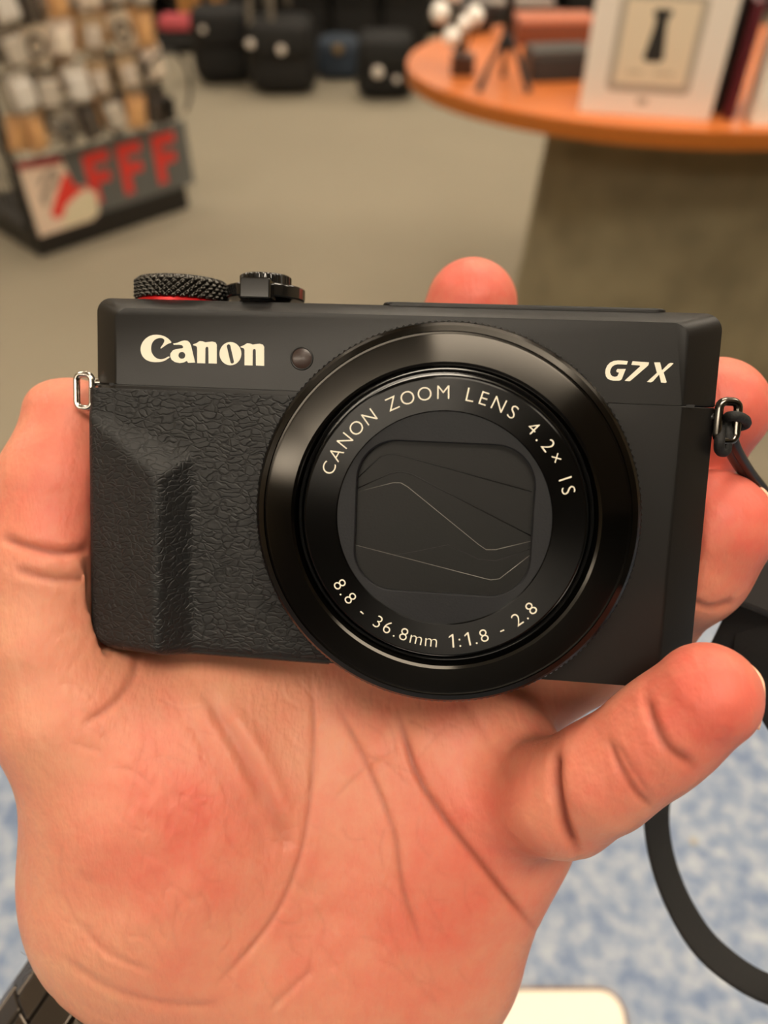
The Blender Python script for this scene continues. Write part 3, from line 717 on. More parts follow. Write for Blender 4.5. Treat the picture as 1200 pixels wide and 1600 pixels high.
LG = [[(-38.78,24.9),(-39.24,25.44),(-39.97,25.89),(-40.8,26.1),(-41.64,26.13),(-42.48,25.97),(-43.32,25.51),(-43.95,24.84),(-44.31,24.04),(-44.35,23.25),(-44.1,22.52),(-43.53,21.88),(-42.69,21.51),(-41.75,21.41),(-40.8,21.48),(-40.02,21.7),(-39.44,22.06),(-39.08,22.32),(-39.23,22.48),(-39.54,22.31),(-40.17,22.03),(-40.8,21.95),(-41.43,22.09),(-41.95,22.47),(-42.33,23.05),(-42.46,23.7),(-42.37,24.4),(-42.06,25.0),(-41.53,25.41),(-40.91,25.59),(-40.38,25.56),(-40.07,25.35),(-40.03,25.06),(-40.28,24.56),(-40.66,24.02),(-40.7,23.82),(-40.53,23.86),(-39.97,24.27),(-39.34,24.65)],[(-38.44,24.71),(-37.57,24.9),(-36.95,25.19),(-36.32,25.31),(-35.81,25.26),(-35.43,24.96),(-35.18,24.42),(-34.43,21.57),(-35.68,21.49),(-35.93,21.83),(-36.51,21.52),(-37.24,21.39),(-38.08,21.53),(-38.71,21.94),(-38.96,22.49),(-38.9,23.02),(-38.5,23.53),(-37.88,23.78),(-37.15,23.89),(-36.65,23.98),(-36.61,24.28),(-36.84,24.49),(-37.36,24.55),(-38.3,24.52)],[(-36.21,22.75),(-36.23,22.6),(-36.29,22.45),(-36.39,22.33),(-36.52,22.23),(-36.67,22.17),(-36.83,22.14),(-36.99,22.16),(-37.14,22.21),(-37.27,22.3),(-37.37,22.42),(-37.44,22.56),(-37.46,22.71),(-37.44,22.87),(-37.37,23.01),(-37.28,23.14),(-37.15,23.24),(-37.0,23.3),(-36.84,23.32),(-36.67,23.31),(-36.52,23.26),(-36.39,23.17),(-36.29,23.05),(-36.23,22.91)],[(-34.83,24.67),(-34.15,24.94),(-33.63,25.29),(-33.12,25.27),(-32.6,25.09),(-31.98,25.2),(-31.36,25.28),(-30.79,25.14),(-30.56,24.76),(-30.52,21.52),(-31.99,21.53),(-32.05,24.12),(-32.18,24.35),(-32.43,24.35),(-32.59,24.11),(-32.61,21.51),(-34.06,21.5),(-34.08,24.16),(-34.25,24.41),(-34.77,24.53)],[(-26.15,23.37),(-26.21,22.85),(-26.39,22.37),(-26.7,21.95),(-27.1,21.62),(-27.56,21.41),(-28.07,21.32),(-28.57,21.37),(-29.05,21.56),(-29.46,21.86),(-29.77,22.26),(-29.97,22.73),(-30.05,23.24),(-29.98,23.76),(-29.79,24.24),(-29.49,24.66),(-29.09,24.98),(-28.62,25.2),(-28.12,25.28),(-27.62,25.23),(-27.14,25.04),(-26.74,24.74),(-26.42,24.34),(-26.22,23.87)],[(-27.45,22.02),(-27.45,21.88),(-27.51,21.75),(-27.62,21.66),(-27.76,21.63),(-27.91,21.65),(-28.02,21.74),(-28.09,21.86),(-28.76,24.51),(-28.76,24.64),(-28.7,24.77),(-28.58,24.86),(-28.44,24.9),(-28.3,24.87),(-28.18,24.79),(-28.12,24.66)],[(-26.33,24.55),(-25.66,24.83),(-25.16,25.17),(-24.65,25.15),(-24.13,24.97),(-23.52,25.08),(-22.92,25.16),(-22.35,25.02),(-22.11,24.64),(-22.05,21.42),(-23.5,21.44),(-23.59,24.01),(-23.71,24.24),(-23.96,24.23),(-24.12,24.0),(-24.11,21.42),(-25.54,21.41),(-25.59,24.05),(-25.75,24.3),(-26.27,24.42)]]
def smooth_loop(p, on): return [tuple(q) for q in catmull([(a, b) for a, b in p], 4, True)] if on else p
o = curve_mesh('brand_logo', [[(x*k_, y*k_) for x, y in smooth_loop(p, i in (0, 2, 4))] for i, p in enumerate(LG)], .00003, M_ink); cpart(o, (0, 0, .03))
o = curve_mesh('model_lettering', [[(x*k_, y*k_) for x, y in p] for p in [[(39.11,24.21),(38.98,23.65),(38.15,23.67),(37.48,23.65),(36.99,23.5),(36.63,23.21),(36.42,22.75),(36.39,22.3),(36.56,21.91),(36.86,21.67),(37.25,21.61),(37.61,21.72),(37.77,22.08),(37.83,22.31),(37.47,22.39),(37.37,22.61),(37.54,22.9),(38.87,22.94),(38.39,21.35),(38.26,21.15),(38.02,21.03),(37.13,20.99),(36.57,21.06),(36.1,21.27),(35.79,21.65),(35.64,22.16),(35.65,22.78),(35.88,23.41),(36.29,23.9),(36.83,24.17),(37.54,24.3),(38.32,24.28)],[(39.88,24.23),(42.49,24.13),(42.42,23.68),(42.16,23.39),(39.9,21.18),(39.64,20.98),(38.86,21.03),(39.11,21.32),(41.16,23.47),(41.04,23.58),(39.71,23.64)],[(43.31,24.16),(44.25,24.19),(44.65,22.91),(45.63,24.03),(45.95,24.16),(46.37,24.12),(46.05,23.69),(44.93,22.59),(45.56,21.04),(45.35,20.91),(44.69,20.95),(44.25,22.23),(43.35,21.07),(43.03,20.92),(42.42,20.98),(42.78,21.34),(43.89,22.5)]]], .00003, M_ink); cpart(o, (0, 0, .03))
# focus lamp
L0 = (-15.45, 22.9, 0)
vs, fs = lathe([(0, .28*k_), (1.2*k_, .22*k_), (1.72*k_, .05*k_)], 40); o = mesh('focus_lamp', vs, fs, M_lampglass, None, True); cpart(o, L0)
vs, fs = lathe([(1.7*k_, .0), (1.78*k_, .16*k_), (1.95*k_, .16*k_), (2.05*k_, 0)], 40); o = mesh('lamp_rim', vs, fs, M_body, None, True); cpart(o, L0)
# dials on the top (their axis is the camera's vertical)
def vert(name, prof, n, m, at, mod=None, sharp=35):
    vs, fs = lathe([(r*k_, z*k_) for r, z in prof], n, mod)
    bm = bmesh.new(); bv = [bm.verts.new(v) for v in vs]
    for f in fs: bm.faces.new([bv[i] for i in f])
    bmesh.ops.remove_doubles(bm, verts=bm.verts[:], dist=1e-8)
    bmesh.ops.transform(bm, matrix=Matrix.Rotation(-PI/2, 4, 'X'), verts=bm.verts[:])
    o = bmobj(name, bm, m, None, True, sharp); return cpart(o, at)
def diamond(r, z, i, n):
    if r < 8.2*k_: return r
    a = i*34/n*2*PI/2; zz = z/k_*2.4
    return r+.00034*(abs(math.sin(a+zz))*abs(math.sin(a-zz)))*2-.0003
DP = (-42.2, 0, -14.0)
zs = [1.5+.16*i for i in range(22)]
dl = vert('mode_dial', [(0, 5.6), (7.2, 5.6), (8.1, 5.4)]+[(8.6, z) for z in reversed(zs)]+[(8.1, 1.3)], 408, M_dial, (DP[0], 32.2, DP[2]), diamond, 80)
o = vert('dial_red_ring', [(8.2, 1.35), (8.35, 1.2), (8.35, .7), (8.1, .6), (8.1, .2)], 96, M_red, (DP[0], 32.2, DP[2]))
# zoom lever with shutter button
BP = (-25.9, 32.0, -14.0)
def rib(r, z, i, n): return r-(.00022 if (i//3) % 2 and r > .0046 else 0)
vert('shutter_button', [(0, 6.7), (3.6, 6.9), (4.5, 6.8), (4.85, 6.5), (4.85, 4.8), (4.6, 4.7)], 180, M_shiny, BP, rib)
vert('button_red_ring', [(4.6, 4.75), (4.75, 4.7), (4.75, 4.2), (4.6, 4.1)], 64, M_red, BP)
bm = bmesh.new()
lp = [(7.4*math.cos(a), 7.4*math.sin(a)) for a in [2*PI*i/64 for i in range(64)]]
a = [bm.verts.new((x*k_, 2.2*k_, y*k_)) for x, y in lp]; b = [bm.verts.new((x*k_, 4.6*k_, y*k_)) for x, y in lp]
bm.faces.new(a); bm.faces.new(b[::-1])
for i in range(64): bm.faces.new((a[i], b[i], b[(i+1) % 64], a[(i+1) % 64]))
bmesh.ops.transform(bm, matrix=Matrix.Translation((.1*k_, 0, 0)), verts=bm.verts[:])
o = bmobj('zoom_lever', bm, M_shiny, None, True, 40); bevel(o, .0003); cpart(o, BP)
o = prism('lever_tab', [(-2.2*k_, 1.4*k_), (3.4*k_, 1.4*k_), (3.4*k_, 4.8*k_), (2.9*k_, 5.1*k_), (-1.7*k_, 5.1*k_), (-2.2*k_, 4.8*k_)], 5.0*k_, 9.5*k_, M_shiny, None, None, .0003); cpart(o, BP)
vert('lever_collar', [(4.4, 2.4), (5.2, 1.4), (5.4, .0)], 64, M_black, BP)
# strap lugs (metal loops)
def loop_pts(w, h, r, n=6): return [(x, y) for x, y in rrect(w, h, r, n)]
def lug(cx, cy, cz, w, h, m, tilt, rad=.62):
    pts = [Vector((x*k_*math.cos(tilt), y*k_, x*k_*math.sin(tilt))) for x, y in loop_pts(w, h, 1.2)]
    bm = bmesh.new(); add_tube(bm, pts, rad*k_, 12, True); o = bmobj('strap_lug', bm, m, None, True); o['label'] = 'chrome strap loop' if m is M_chrome else 'dark chrome strap loop'
    return cpart(o, (cx, cy, cz))
lug(-57.5, 15.9, -5, 3.2, 6.2, M_chrome, .10)
lug(57.3, 15.1, -5, 3.6, 6.6, M_dchrome, -.3, .75)
for sx, m in ((-1, M_chrome), (1, M_dchrome)):
    yy = 17.6 if sx < 0 else 15.6
    pts = [Vector((sx*a_*k_, yy*k_, -5.5*k_)) for a_ in (52.5, 56.2 if sx < 0 else 55.8)]
    bm = bmesh.new(); add_tube(bm, pts, .8*k_, 12); cpart(bmobj('lug_post', bm, m if sx < 0 else M_body, None, True, 40))

# ------------------------------------------------------------------ wrist strap
def px_path(P, sub=8): return [to_world(q) for q in catmull([vm(*p) for p in P], sub)]
st = empty('wrist_strap', wv(1165, 900, 150), 0, 'black wrist strap looped through the right-hand lug and hanging behind the fingers', 'strap')
def spart(o): o.parent = st; o.matrix_parent_inverse = Matrix.Translation(-Vector(st.location)); return o
def lugw(x, y, z): return to_world(cl(x, y, z))
R_ = .00085
# knot: two wraps of cord through the loop
k1 = [(1127, 668, 131), (1124, 690, 130), (1125, 704, 131), (1134, 704, 131.5), (1137, 680, 131), (1135, 655, 131.5), (1147, 650, 129), (1163, 655, 131), (1165, 663, 133), (1152, 666, 133), (1135, 660, 132.5), (1126, 655, 133.5)]
bm = bmesh.new(); add_tube(bm, px_path(k1, 6), R_*1.05, 10); spart(bmobj('cord_knot', bm, M_cord, None, True))
for dx, dd in ((0, 0), (-9, 1.2)):
    pth = [(1142+dx*.5, 668, 133), (1150+dx, 700-dx*.5, 136+dd), (1172+dx, 738-dx*.3, 142+dd), (1200+dx, 776, 148+dd), (1222+dx*.7, 830, 152), (1222, 880, 152), (1200, 905, 151)]
    bm = bmesh.new(); add_tube(bm, px_path(pth, 6), R_*1.1, 10); o = bmobj('cord', bm, M_plas, None, True); spart(o)
def ribbon(name, P, m, width=8.0, thick=1.1, sub=8):
    C_ = catmull([np.append(vm(p[0], p[1], p[2]), p[3]*p[2]/F) for p in P], sub)
    bm = bmesh.new(); rows_ = []
    for i, q in enumerate(C_):
        a_ = C_[max(i-1, 0)][:3]; b_ = C_[min(i+1, len(C_)-1)][:3]; tt = b_-a_; tt /= np.linalg.norm(tt)
        vw = q[:3]/np.linalg.norm(q[:3]); side = np.cross(tt, vw); side /= np.linalg.norm(side); vv = np.cross(side, tt)
        s_ = min(.999, max(.05, q[3]/width)); wd_ = side*s_+vv*math.sqrt(1-s_*s_); nn = np.cross(wd_, tt)
        row = []
        for (e, f) in ((-.5, -.5), (-.5, .5), (.5, .5), (.5, -.5)):
            row.append(bm.verts.new(to_world(q[:3]+wd_*width*e+nn*thick*f)))
        rows_.append(row)
    for a_, b_ in zip(rows_[:-1], rows_[1:]):
        for k in range(4): bm.faces.new((a_[k], a_[(k+1) % 4], b_[(k+1) % 4], b_[k]))
    bm.faces.new(rows_[0][::-1]); bm.faces.new(rows_[-1])
    o = bmobj(name, bm, m, None, True, 40); bevel(o, .0002); return spart(o)
ribbon('webbing', [(1185, 930, 153, 62), (1150, 1000, 158, 60), (1105, 1085, 168, 48), (1055, 1170, 178, 38), (1028, 1250, 184, 34), (1032, 1330, 186, 35), (1062, 1415, 184, 38), (1115, 1490, 180, 42), (1210, 1548, 174, 40), (1300, 1530, 168, 44), (1345, 1400, 164, 48), (1310, 1250, 160, 50), (1235, 1140, 157, 56), (1195, 1070, 156, 56), (1180, 1010, 155, 60), (1200, 930, 154, 60)], M_web)
sl = [(1142, 940), (1150, 905), (1175, 880), (1215, 850), (1250, 880), (1255, 960), (1235, 975), (1212, 968)]
pts3 = [vm(x, y, 151) for x, y in sl]
bm = bmesh.new()
a = [bm.verts.new(to_world(p+np.array((0, 0, 2.6)))) for p in pts3]; b = [bm.verts.new(to_world(p-np.array((0, 0, 3.0)))) for p in pts3]
bm.faces.new(a); bm.faces.new(b[::-1])
for i in range(len(a)): bm.faces.new((a[i], b[i], b[(i+1) % len(a)], a[(i+1) % len(a)]))
o = bmobj('slider', bm, mat('soft_black_slider', (22, 17, 16), .6)); bevel(o, .0009, 3); spart(o)

# axis of the wrist, shared by the forearm and the watch
wc_ = vm(229, 1700, 182)
AX = np.array((-.50, -.74, .24)); AX /= np.linalg.norm(AX)
e1 = np.cross(AX, (0, 0, 1)); e1 /= np.linalg.norm(e1); e2 = np.cross(AX, e1)
# ------------------------------------------------------------------ the hand: one continuous surface from a smooth field
def dseg(G, a, b, ra, rb):
    ab = b-a; t_ = ((G[0]-a[0])*ab[0]+(G[1]-a[1])*ab[1]+(G[2]-a[2])*ab[2])/float(ab@ab)
    t_ = np.clip(t_, 0, 1)
    return np.sqrt((G[0]-a[0]-t_*ab[0])**2+(G[1]-a[1]-t_*ab[1])**2+(G[2]-a[2]-t_*ab[2])**2)-(ra+(rb-ra)*t_)
def dell(G, c, r, R=None):
    q = [G[i]-c[i] for i in range(3)]
    if R is not None: q = [R[0, j]*q[0]+R[1, j]*q[1]+R[2, j]*q[2] for j in range(3)]
    k0 = np.sqrt((q[0]/r[0])**2+(q[1]/r[1])**2+(q[2]/r[2])**2); k1 = np.sqrt((q[0]/r[0]**2)**2+(q[1]/r[1]**2)**2+(q[2]/r[2]**2)**2)
    return k0*(k0-1)/np.maximum(k1, 1e-6)
def smin(a, b, k):
    h = np.maximum(k-np.abs(a-b), 0)/k
    return np.minimum(a, b)-h*h*k*.25
def rotz(deg):
    c, s = math.cos(math.radians(deg)), math.sin(math.radians(deg)); return np.array([[c, -s, 0], [s, c, 0], [0, 0, 1.]])
def chain(G, P, k=3.0):
    P = [(vm(x, y, d), r) for x, y, d, r in P]; out = None
    for (a, ra), (b, rb) in zip(P[:-1], P[1:]):
        v = dseg(G, a, b, ra, rb); out = v if out is None else smin(out, v, k)
    return out
THUMB = [(114, 660, 152.5, 8.8), (92, 760, 151, 11.0), (84, 850, 149, 10.6), (84, 900, 148, 10.8), (84, 1000, 149, 12.6), (118, 1110, 150, 14.5), (200, 1230, 152, 16)]
FING = {
 'index': [(737, 476, 176, 10.4), (700, 560, 180, 9.6), (630, 690, 184, 10), (560, 830, 184, 10.6), (500, 1000, 176, 12)],
 'middle': [(1118, 640, 152, 10.3), (1080, 690, 158, 9.8), (1000, 740, 170, 9.6), (880, 830, 181, 10.2), (680, 1030, 178, 12)],
 'ring': [(1112, 825, 146, 11.2), (1078, 885, 150, 10.6), (1010, 965, 164, 9.8), (930, 1020, 176, 10.2), (760, 1110, 172, 12)],
 'little': [(1104, 1087, 118.5, 8.2), (1040, 1140, 122.5, 8.0), (1000, 1172, 125, 7.9), (940, 1212, 129, 8.7), (880, 1245, 136, 9.6), (790, 1240, 152, 12)],
}
NAILS = []
def hand_field(G):
    palm = dell(G, vm(275, 1300, 154), (30, 36, 18), rotz(-12))                  # ball of the thumb
    palm = smin(palm, dell(G, vm(232, 1415, 153), (21.5, 21, 15), rotz(30)), 10)
    palm = smin(palm, dell(G, vm(610, 1410, 156), (27, 34, 16), rotz(20)), 12)     # outer heel
    palm = smin(palm, dell(G, vm(720, 1250, 156), (24, 26, 14), rotz(28)), 10)
    palm = smin(palm, dell(G, vm(480, 1220, 164), (36, 36, 14)), 12)               # hollow
    palm = smin(palm, dell(G, vm(560, 1060, 171), (38, 20, 12), rotz(-14)), 10)    # pads under the fingers
    palm = smin(palm, dell(G, vm(330, 1100, 168), (28, 22, 12), rotz(-20)), 10)
    palm = smin(palm, dell(G, vm(440, 1520, 158), (31, 20, 16)), 12)               # wrist
    arm = smin(dseg(G, vm(430, 1480, 167), wc_-e1*12, 16, 17), dseg(G, wc_-e1*12, wc_-e1*14+AX*75, 17, 21), 5)
    arm2 = smin(dseg(G, vm(580, 1500, 166), wc_+e1*12, 16, 17), dseg(G, wc_+e1*12, wc_+e1*14+AX*75, 17, 21), 5)
    palm = smin(palm, smin(arm, arm2, 12), 8)
    d = smin(palm, smin(chain(G, THUMB, 4), dseg(G, vm(80, 640, 153), vm(84, 690, 153), 5.0, 6.0), 3), 9)
    for nm, ch in FING.items():
        f = chain(G, ch, 3.5)
        if nm == 'little':
            pass
        d = np.minimum(d, smin(palm, f, 5 if nm == 'little' else 7))
    # flesh gives way where it meets the camera body
    q = [G[i]-CTR[i] for i in range(3)]
    lx, ly, lz = [CR[0, j]*q[0]+CR[1, j]*q[1]+CR[2, j]*q[2] for j in range(3)]
    ex, ey, ez = np.abs(lx-.05)-55.25, np.abs(ly-.5)-32.5, np.abs(lz+15.5)-16.0
    bx = np.sqrt(np.maximum(ex, 0)**2+np.maximum(ey, 0)**2+np.maximum(ez, 0)**2)+np.minimum(np.maximum(np.maximum(ex, ey), ez), 0)
    rr = np.sqrt((lx-10.45)**2+(ly+2.3)**2)-31.8
    ln_ = np.maximum(rr, np.abs(lz-5)-5.5)
    bx = np.minimum(bx, ln_)-.15
    h = np.maximum(1.6-np.abs(d+bx), 0)/1.6
    return np.maximum(d, -bx)+h*h*1.6*.25
def surface_nets(fn, lo, hi, st_):
    ax = [np.arange(lo[i], hi[i]+st_, st_, dtype=np.float32) for i in range(3)]
    G = np.meshgrid(*ax, indexing='ij'); Fv = fn(G).astype(np.float32); del G
    Fv[0] = Fv[-1] = 1; Fv[:, 0] = Fv[:, -1] = 1; Fv[:, :, 0] = Fv[:, :, -1] = 1
    ins = Fv < 0; nx, ny, nz = Fv.shape
    c = np.zeros((nx-1, ny-1, nz-1), np.int8)
    for i in (0, 1):
        for j in (0, 1):
            for k in (0, 1): c += ins[i:nx-1+i, j:ny-1+j, k:nz-1+k]
    act = np.argwhere((c > 0) & (c < 8)); idx = -np.ones(c.shape, np.int64); idx[tuple(act.T)] = np.arange(len(act))
    acc = np.zeros((len(act), 3)); cnt = np.zeros(len(act))
    cor = [(i, j, k) for i in (0, 1) for j in (0, 1) for k in (0, 1)]
    for a_ in cor:
        for ax_ in range(3):
            if a_[ax_]: continue
            b_ = list(a_); b_[ax_] = 1
            fa = Fv[tuple((act+a_).T)]; fb = Fv[tuple((act+b_).T)]
            m_ = (fa < 0) != (fb < 0); t_ = np.where(m_, fa/np.where(m_, fa-fb, 1), 0)
            p_ = np.array(a_, float)[None, :]+t_[:, None]*(np.array(b_)-np.array(a_))[None, :]
            acc += p_*m_[:, None]; cnt += m_
    V = (act+acc/cnt[:, None])*st_+np.array(lo)[None, :]
    Q = []
    for ax_ in range(3):
        sl0 = [slice(1, -1)]*3; sl0[ax_] = slice(0, -1); sl1 = [slice(1, -1)]*3; sl1[ax_] = slice(1, None)
        A = ins[tuple(sl0)]; B = ins[tuple(sl1)]; e = np.argwhere(A != B); s_ = A[tuple(e.T)]
        off = np.ones(3, int); off[ax_] = 0; e = e+off
        u_, v_ = (ax_+1) % 3, (ax_+2) % 3
        du = np.zeros(3, int); du[u_] = 1; dv = np.zeros(3, int); dv[v_] = 1
        q = np.stack([idx[tuple((e-du-dv).T)], idx[tuple((e-dv).T)], idx[tuple(e.T)], idx[tuple((e-du).T)]], 1)
        q[~s_] = q[~s_][:, ::-1]; Q.append(q)
    return V, np.concatenate(Q)
V, Q = surface_nets(hand_field, (-134, -222, -222), (84, 68, -106), 0.8)
Q = Q[(Q >= 0).all(1)]
me = bpy.data.meshes.new('hand_raw'); me.vertices.add(len(V)); me.vertices.foreach_set('co', V.ravel().astype(np.float32))
me.loops.add(len(Q)*4); me.loops.foreach_set('vertex_index', Q.ravel().astype(np.int32)); me.polygons.add(len(Q))
me.polygons.foreach_set('loop_start', np.arange(0, len(Q)*4, 4, dtype=np.int32)); me.polygons.foreach_set('loop_total', np.full(len(Q), 4, np.int32)); me.update(calc_edges=True); me.validate()
tmp = bpy.data.objects.new('tmp', me); COL.objects.link(tmp)
s1 = tmp.modifiers.new('s', 'SMOOTH'); s1.iterations = 3; s1.factor = .5
s2 = tmp.modifiers.new('d', 'SUBSURF'); s2.levels = 1; s2.render_levels = 1
hm = bpy.data.meshes.new_from_object(tmp.evaluated_get(bpy.context.evaluated_depsgraph_get())); bpy.data.objects.remove(tmp)
n = len(hm.vertices); co = np.empty(n*3, np.float32); hm.vertices.foreach_get('co', co); co = co.reshape(-1, 3).astype(float)
no = np.empty(n*3, np.float32); hm.vertices.foreach_get('normal', no); no = no.reshape(-1, 3).astype(float)
pu = 600+F*co[:, 0]/-co[:, 2]; pv = 800-F*co[:, 1]/-co[:, 2]; dep = -co[:, 2]
# creases: (photo polyline, half width mm, depth mm, redness)
CREASES = [
 ([(487, 1060), (491, 1150), (480, 1285), (450, 1390), (405, 1465), (337, 1540)], .7, .4, .35),
 ([(525, 1097), (570, 1187), (615, 1300), (630, 1390), (660, 1480)], .8, .5, .45),
 ([(622, 1112), (652, 1210), (705, 1292), (765, 1367), (840, 1457)], .9, .8, .8),
 ([(322, 1090), (375, 1172), (435, 1285), (450, 1330)], 2.2, .9, .25),
 ([(290, 1110), (340, 1200), (400, 1290), (420, 1350)], 1.6, .4, .1), ([(350, 1100), (410, 1190), (455, 1300)], 2.0, -.8, 0), ([(300, 1080), (350, 1160), (405, 1260)], 1.8, -.5, 0), ([(650, 1120), (690, 1200), (740, 1300)], 2.4, -.5, 0),
 ([(217, 1022), (205, 1065), (170, 1105), (130, 1130)], 1.0, .5, .35),
 ([(420, 1578), (455, 1545), (490, 1512)], .8, .3, .2), ([(100, 1500), (170, 1545), (260, 1570), (340, 1572)], 1.0, .4, .15),
 ([(120, 1440), (170, 1490), (240, 1520)], .8, .25, .1),
 ([(868, 1165), (866, 1220), (880, 1285), (905, 1338)], 1.1, 1.4, .95),
 ([(950, 1150), (968, 1195), (992, 1235), (1020, 1262)], .8, .4, .6),
 ([(1010, 1085), (1022, 1130), (1045, 1170), (1088, 1200)], 1.0, .75, .8), ([(965, 1160), (990, 1205), (1015, 1240)], .6, .2, .3),
 ([(0, 838), (40, 852), (90, 862), (150, 856)], 1.2, .9, .7), ([(20, 888), (80, 904), (150, 904)], 1.2, .6, .45),
 ([(1078, 940), (1110, 950), (1150, 940)], 1.0, .6, .5),
 ([(700, 1060), (760, 1150), (800, 1230)], 1.2, .3, .1), ([(600, 1430), (640, 1520), (690, 1580)], .9, .2, .1),
 ([(560, 1180), (600, 1190), (640, 1230)], .6, .2, .15), ([(520, 1250), (570, 1200), (620, 1170)], .6, .2, .15), ([(700, 1130), (640, 1200)], .6, .15, .1),
]
crease = np.zeros(n); disp = np.zeros(n); front = np.clip(no[:, 2]*2.2+.4, 0, 1)
front[no[:, 2] < -.1] = 0
rng = random.Random(3)
for cx_, cy_, L_, an in [(rng.uniform(80, 760), rng.uniform(1080, 1560), rng.uniform(30, 90), rng.gauss(55, 28)) for _ in range(130)]:
    a_ = math.radians(an); bow = rng.uniform(-14, 14)
    CREASES.append(([(cx_-L_/2*math.cos(a_), cy_-L_/2*math.sin(a_)), (cx_+bow*math.sin(a_), cy_-bow*math.cos(a_)), (cx_+L_/2*math.cos(a_), cy_+L_/2*math.sin(a_))], .5, rng.uniform(.04, .13), rng.uniform(.0, .14)))
for ln, wd, dp, red in CREASES:
    if dp > 0: dp *= .95; wd *= .9; red *= 1.1
    pl = np.array(catmull(ln, 6)); x0, y0 = pl.min(0)-40; x1, y1 = pl.max(0)+40
    sel = np.where((pu > x0) & (pu < x1) & (pv > y0) & (pv < y1) & (front > 0))[0]
    if not len(sel): continue
    P_ = np.c_[pu[sel], pv[sel]]; best = np.full(len(sel), 1e9); tb = np.zeros(len(sel))
    for i in range(len(pl)-1):
        a_, b_ = pl[i], pl[i+1]; ab = b_-a_; t_ = np.clip(((P_-a_)@ab)/(ab@ab+1e-9), 0, 1)
        dd = np.linalg.norm(P_-a_-t_[:, None]*ab, axis=1); up = dd < best; best[up] = dd[up]; tb[up] = (i+t_[up])/(len(pl)-1)
    dm = best*dep[sel]/F; fade = np.clip(np.minimum(tb, 1-tb)*6+.15, 0, 1)
    g = np.exp(-(dm/wd)**2)*fade*front[sel]
    disp[sel] += g*dp; crease[sel] = np.maximum(crease[sel], np.exp(-(dm/(wd*.7))**2)*fade*front[sel]*red)
co -= no*disp[:, None]
# rosier skin: finger tips, ball of the thumb, heel
flush = np.full(n, .14)
for (x, y, d_, r_, a_) in [(735, 440, 168, 16, .65), (1140, 630, 148, 15, .6), (1135, 800, 142, 15, .75), (1110, 1070, 114, 12, .75), (100, 760, 140, 16, .5), (300, 1290, 140, 22, .42), (640, 1440, 145, 24, .38), (780, 1250, 142, 20, .3), (600, 1080, 160, 20, .15), (960, 1190, 120, 14, .2), (90, 640, 140, 9, .2)]:
    c_ = vm(x, y, d_); flush += a_*np.exp(-((co-c_)**2).sum(1)/r_**2)
flush -= .16*np.exp(-(((pu-440)/110)**2+((pv-1150)/130)**2))+.10*np.exp(-(((pu-500)/90)**2+((pv-1380)/120)**2))
flush -= .22*np.exp(-(((pu-90)/60)**2+((pv-1540)/90)**2))+.2*np.exp(-(((pu-40)/60)**2+((pv-1150)/150)**2))  # yellower light along the left edge of the hand, put into skin colour
WR_ = to_world(vm(400, 1620, 165))
W3 = np.array(RW.to_3x3()); wc = (W3@(co.T*.001)).T+np.array(CAM)-np.array(WR_)
hm.vertices.foreach_set('co', wc.ravel().astype(np.float32)); hm.update()
for nm, arr in (('crease', crease), ('flush', np.clip(flush, 0, 1))):
    at = hm.attributes.new(nm, 'FLOAT', 'POINT'); at.data.foreach_set('value', arr.astype(np.float32))
hm.materials.clear()
hand = link('hand', hm, M_skin, None, True); hand.location = WR_
tag(hand, 'bare left hand of a person, palm up, fingers wrapped around the black camera', 'hand')
def hpart(o): o.parent = hand; o.matrix_parent_inverse = Matrix.Translation(-WR_); return o
# fingernails
def nail(c, ax_len, ax_w, nrm, L_, W_, label=None):
    c = vm(*c); z = np.array(nrm, float); z /= np.linalg.norm(z); y = np.array(ax_len, float); y -= z*(y@z); y /= np.linalg.norm(y); x = np.cross(y, z)
    vs, fs = [], []; N1, N2 = 14, 14
    for j in range(N1+1):
        for i in range(N2+1):
            a_ = (i/N2*2-1)*1.05; b_ = j/N1*2-1
            wv_ = W_*math.sin(a_)/math.sin(1.05); edge = 1-.30*(i/N2*2-1)**2
            p = c+x*wv_+y*(L_*b_*(edge if b_ > 0 else 1-.25*(i/N2*2-1)**2))+z*(W_*(math.cos(a_)-1)*.85-.9*b_*b_*.6)
            vs.append(to_world(p))
    for j in range(N1):
        for i in range(N2): q = j*(N2+1)+i; fs.append((q, q+1, q+N2+2, q+N2+1))
    o = mesh('fingernail', vs, fs, M_nail, None, True); so = o.modifiers.new('s', 'SOLIDIFY'); so.thickness = .0005; so.offset = 0
    return hpart(o)
nail((1157, 1073, 121.5), (.45, .9, 0), 0, (.82, .28, -.5), 5.2, 5.0)
nail((1170, 792, 150), (.15, .98, .1), 0, (.72, .5, -.48), 6.0, 6.2)
# a few fine hairs at the thumb-side edge of the wrist
bm = bmesh.new()
for i in range(16):
    y = 1405+i*8+rng.uniform(-4, 4); x = 48 if y < 1480 else 50
    a_ = rng.uniform(2.4, 4.1); L_ = rng.uniform(9, 26); cv_ = rng.uniform(-.9, .9)
    pts = []
    for k in range(6): pts.append((x+6-L_*k/5*abs(math.cos(a_+cv_*k/5)), y-L_*k/5*math.sin(a_+cv_*k/5), 150+k*.5))
    add_tube(bm, [wv(*p) for p in pts], .00004, 4)
hpart(bmobj('hair', bm, M_hair))

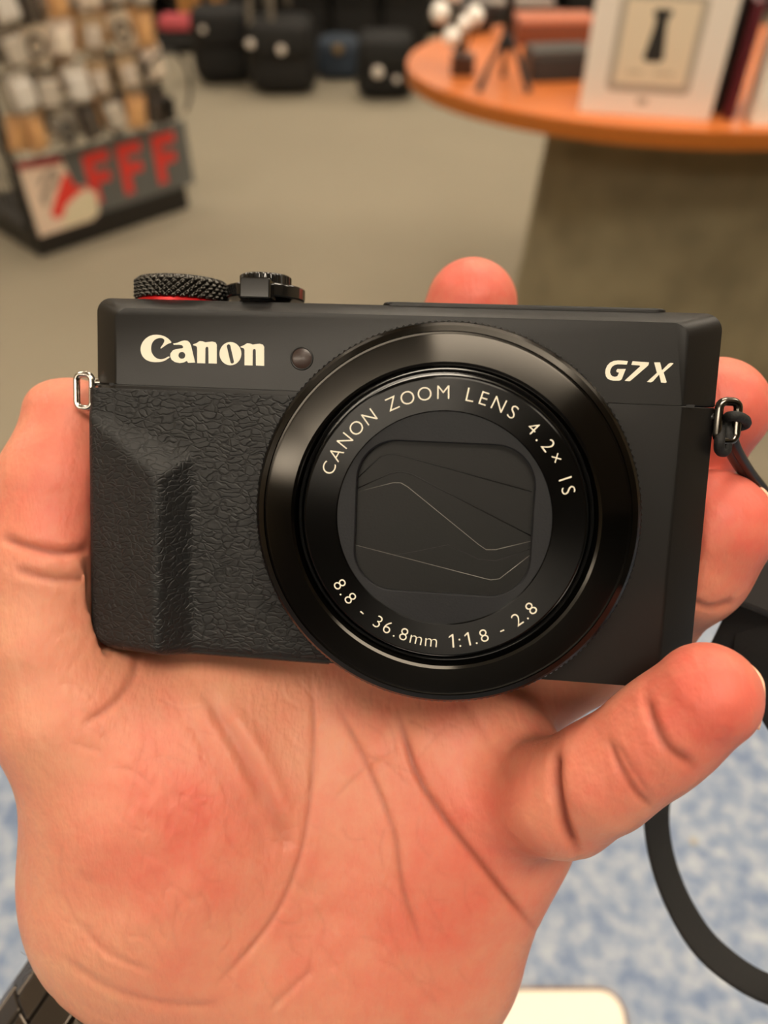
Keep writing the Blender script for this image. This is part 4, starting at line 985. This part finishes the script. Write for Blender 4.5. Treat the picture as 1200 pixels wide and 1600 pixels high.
# ------------------------------------------------------------------ bracelet watch round the wrist
wt = empty('wristwatch', to_world(wc_), 0, 'dark steel link bracelet of a watch around the wrist at the lower left corner', 'watch')
def wpart(o): o.parent = wt; o.matrix_parent_inverse = Matrix.Translation(-Vector(wt.location)); return o
NL = 24; A1, A2 = 38.5, 27.0; wc_ = wc_-AX*1
for i in range(NL):
    th = 2*PI*i/NL; th2 = 2*PI*(i+.5)/NL; dth = 2*PI/NL
    per = math.hypot(A1*math.sin(th), A2*math.cos(th))*dth
    for row in range(3):
        off = (row-1)*8.4; ang = th if row != 1 else th2
        c_ = wc_+e1*A1*math.cos(ang)+e2*A2*math.sin(ang)+AX*off
        tx = -e1*A1*math.sin(ang)+e2*A2*math.cos(ang); tx /= np.linalg.norm(tx); nz_ = np.cross(tx, AX)
        pl_ = math.hypot(A1*math.sin(ang), A2*math.cos(ang))*dth*.93
        Mx = RW @ Matrix(np.c_[tx, AX, nz_].tolist()) 
        bm = bmesh.new(); add_box(bm, (0, 0, 0), (pl_*k_, 8.1*k_, 3.4*k_))
        bmesh.ops.transform(bm, matrix=Matrix.Translation(to_world(c_)) @ Mx.to_4x4(), verts=bm.verts[:])
        wpart(bevel(bmobj('link', bm, M_bracelet), .0004, 2))
c_ = wc_-e2*0+np.array((0, 0, 0))
cen = wc_+e2*(A2+3) if (wc_+e2)[2] < (wc_-e2)[2] else wc_-e2*(A2+3)
nz_ = (cen-wc_)/np.linalg.norm(cen-wc_)
Mx = RW @ Matrix(np.c_[e1, np.cross(nz_, e1), nz_].tolist())
vs, fs = lathe([(0, -.0045), (.017, -.0045), (.020, -.003), (.020, .003), (.018, .0045), (.0165, .0045), (0, .004)], 48)
T_ = Matrix.Translation(to_world(cen)) @ Mx.to_4x4()
wpart(mesh('watch_case', [T_ @ Vector(v) for v in vs], fs, M_bracelet, None, True, 30))
vs, fs = lathe([(0, .0047), (.016, .0047)], 48)
wpart(mesh('watch_face', [T_ @ Vector(v) for v in vs], fs, M_black, None))

# pieces that belong to a part of the camera sit under that part
def under(child, par):
    c, p = bpy.data.objects.get(child), bpy.data.objects[par]
    if c is None or c.parent is not cam_t: return
    c.location = c.location-p.location; c.parent = p
under('dial_red_ring', 'mode_dial'); under('button_red_ring', 'shutter_button'); under('lever_tab', 'zoom_lever'); under('lever_collar', 'zoom_lever')
under('lens_lettering', 'name_ring'); under('brand_logo', 'top_cover'); under('model_lettering', 'top_cover'); under('lamp_rim', 'focus_lamp'); under('seam_gasket', 'body_shell')
for o in [o for o in cam_t.children if o.name.split('.')[0] in ('cover_blade', 'blade_seam')]: under(o.name, 'cover_plate')
bpy.data.objects['mode_dial.001' if False else 'mode_dial']['label'] = 'knurled metal dial'
bpy.data.objects['lens_lettering']['label'] = 'cream lettering'
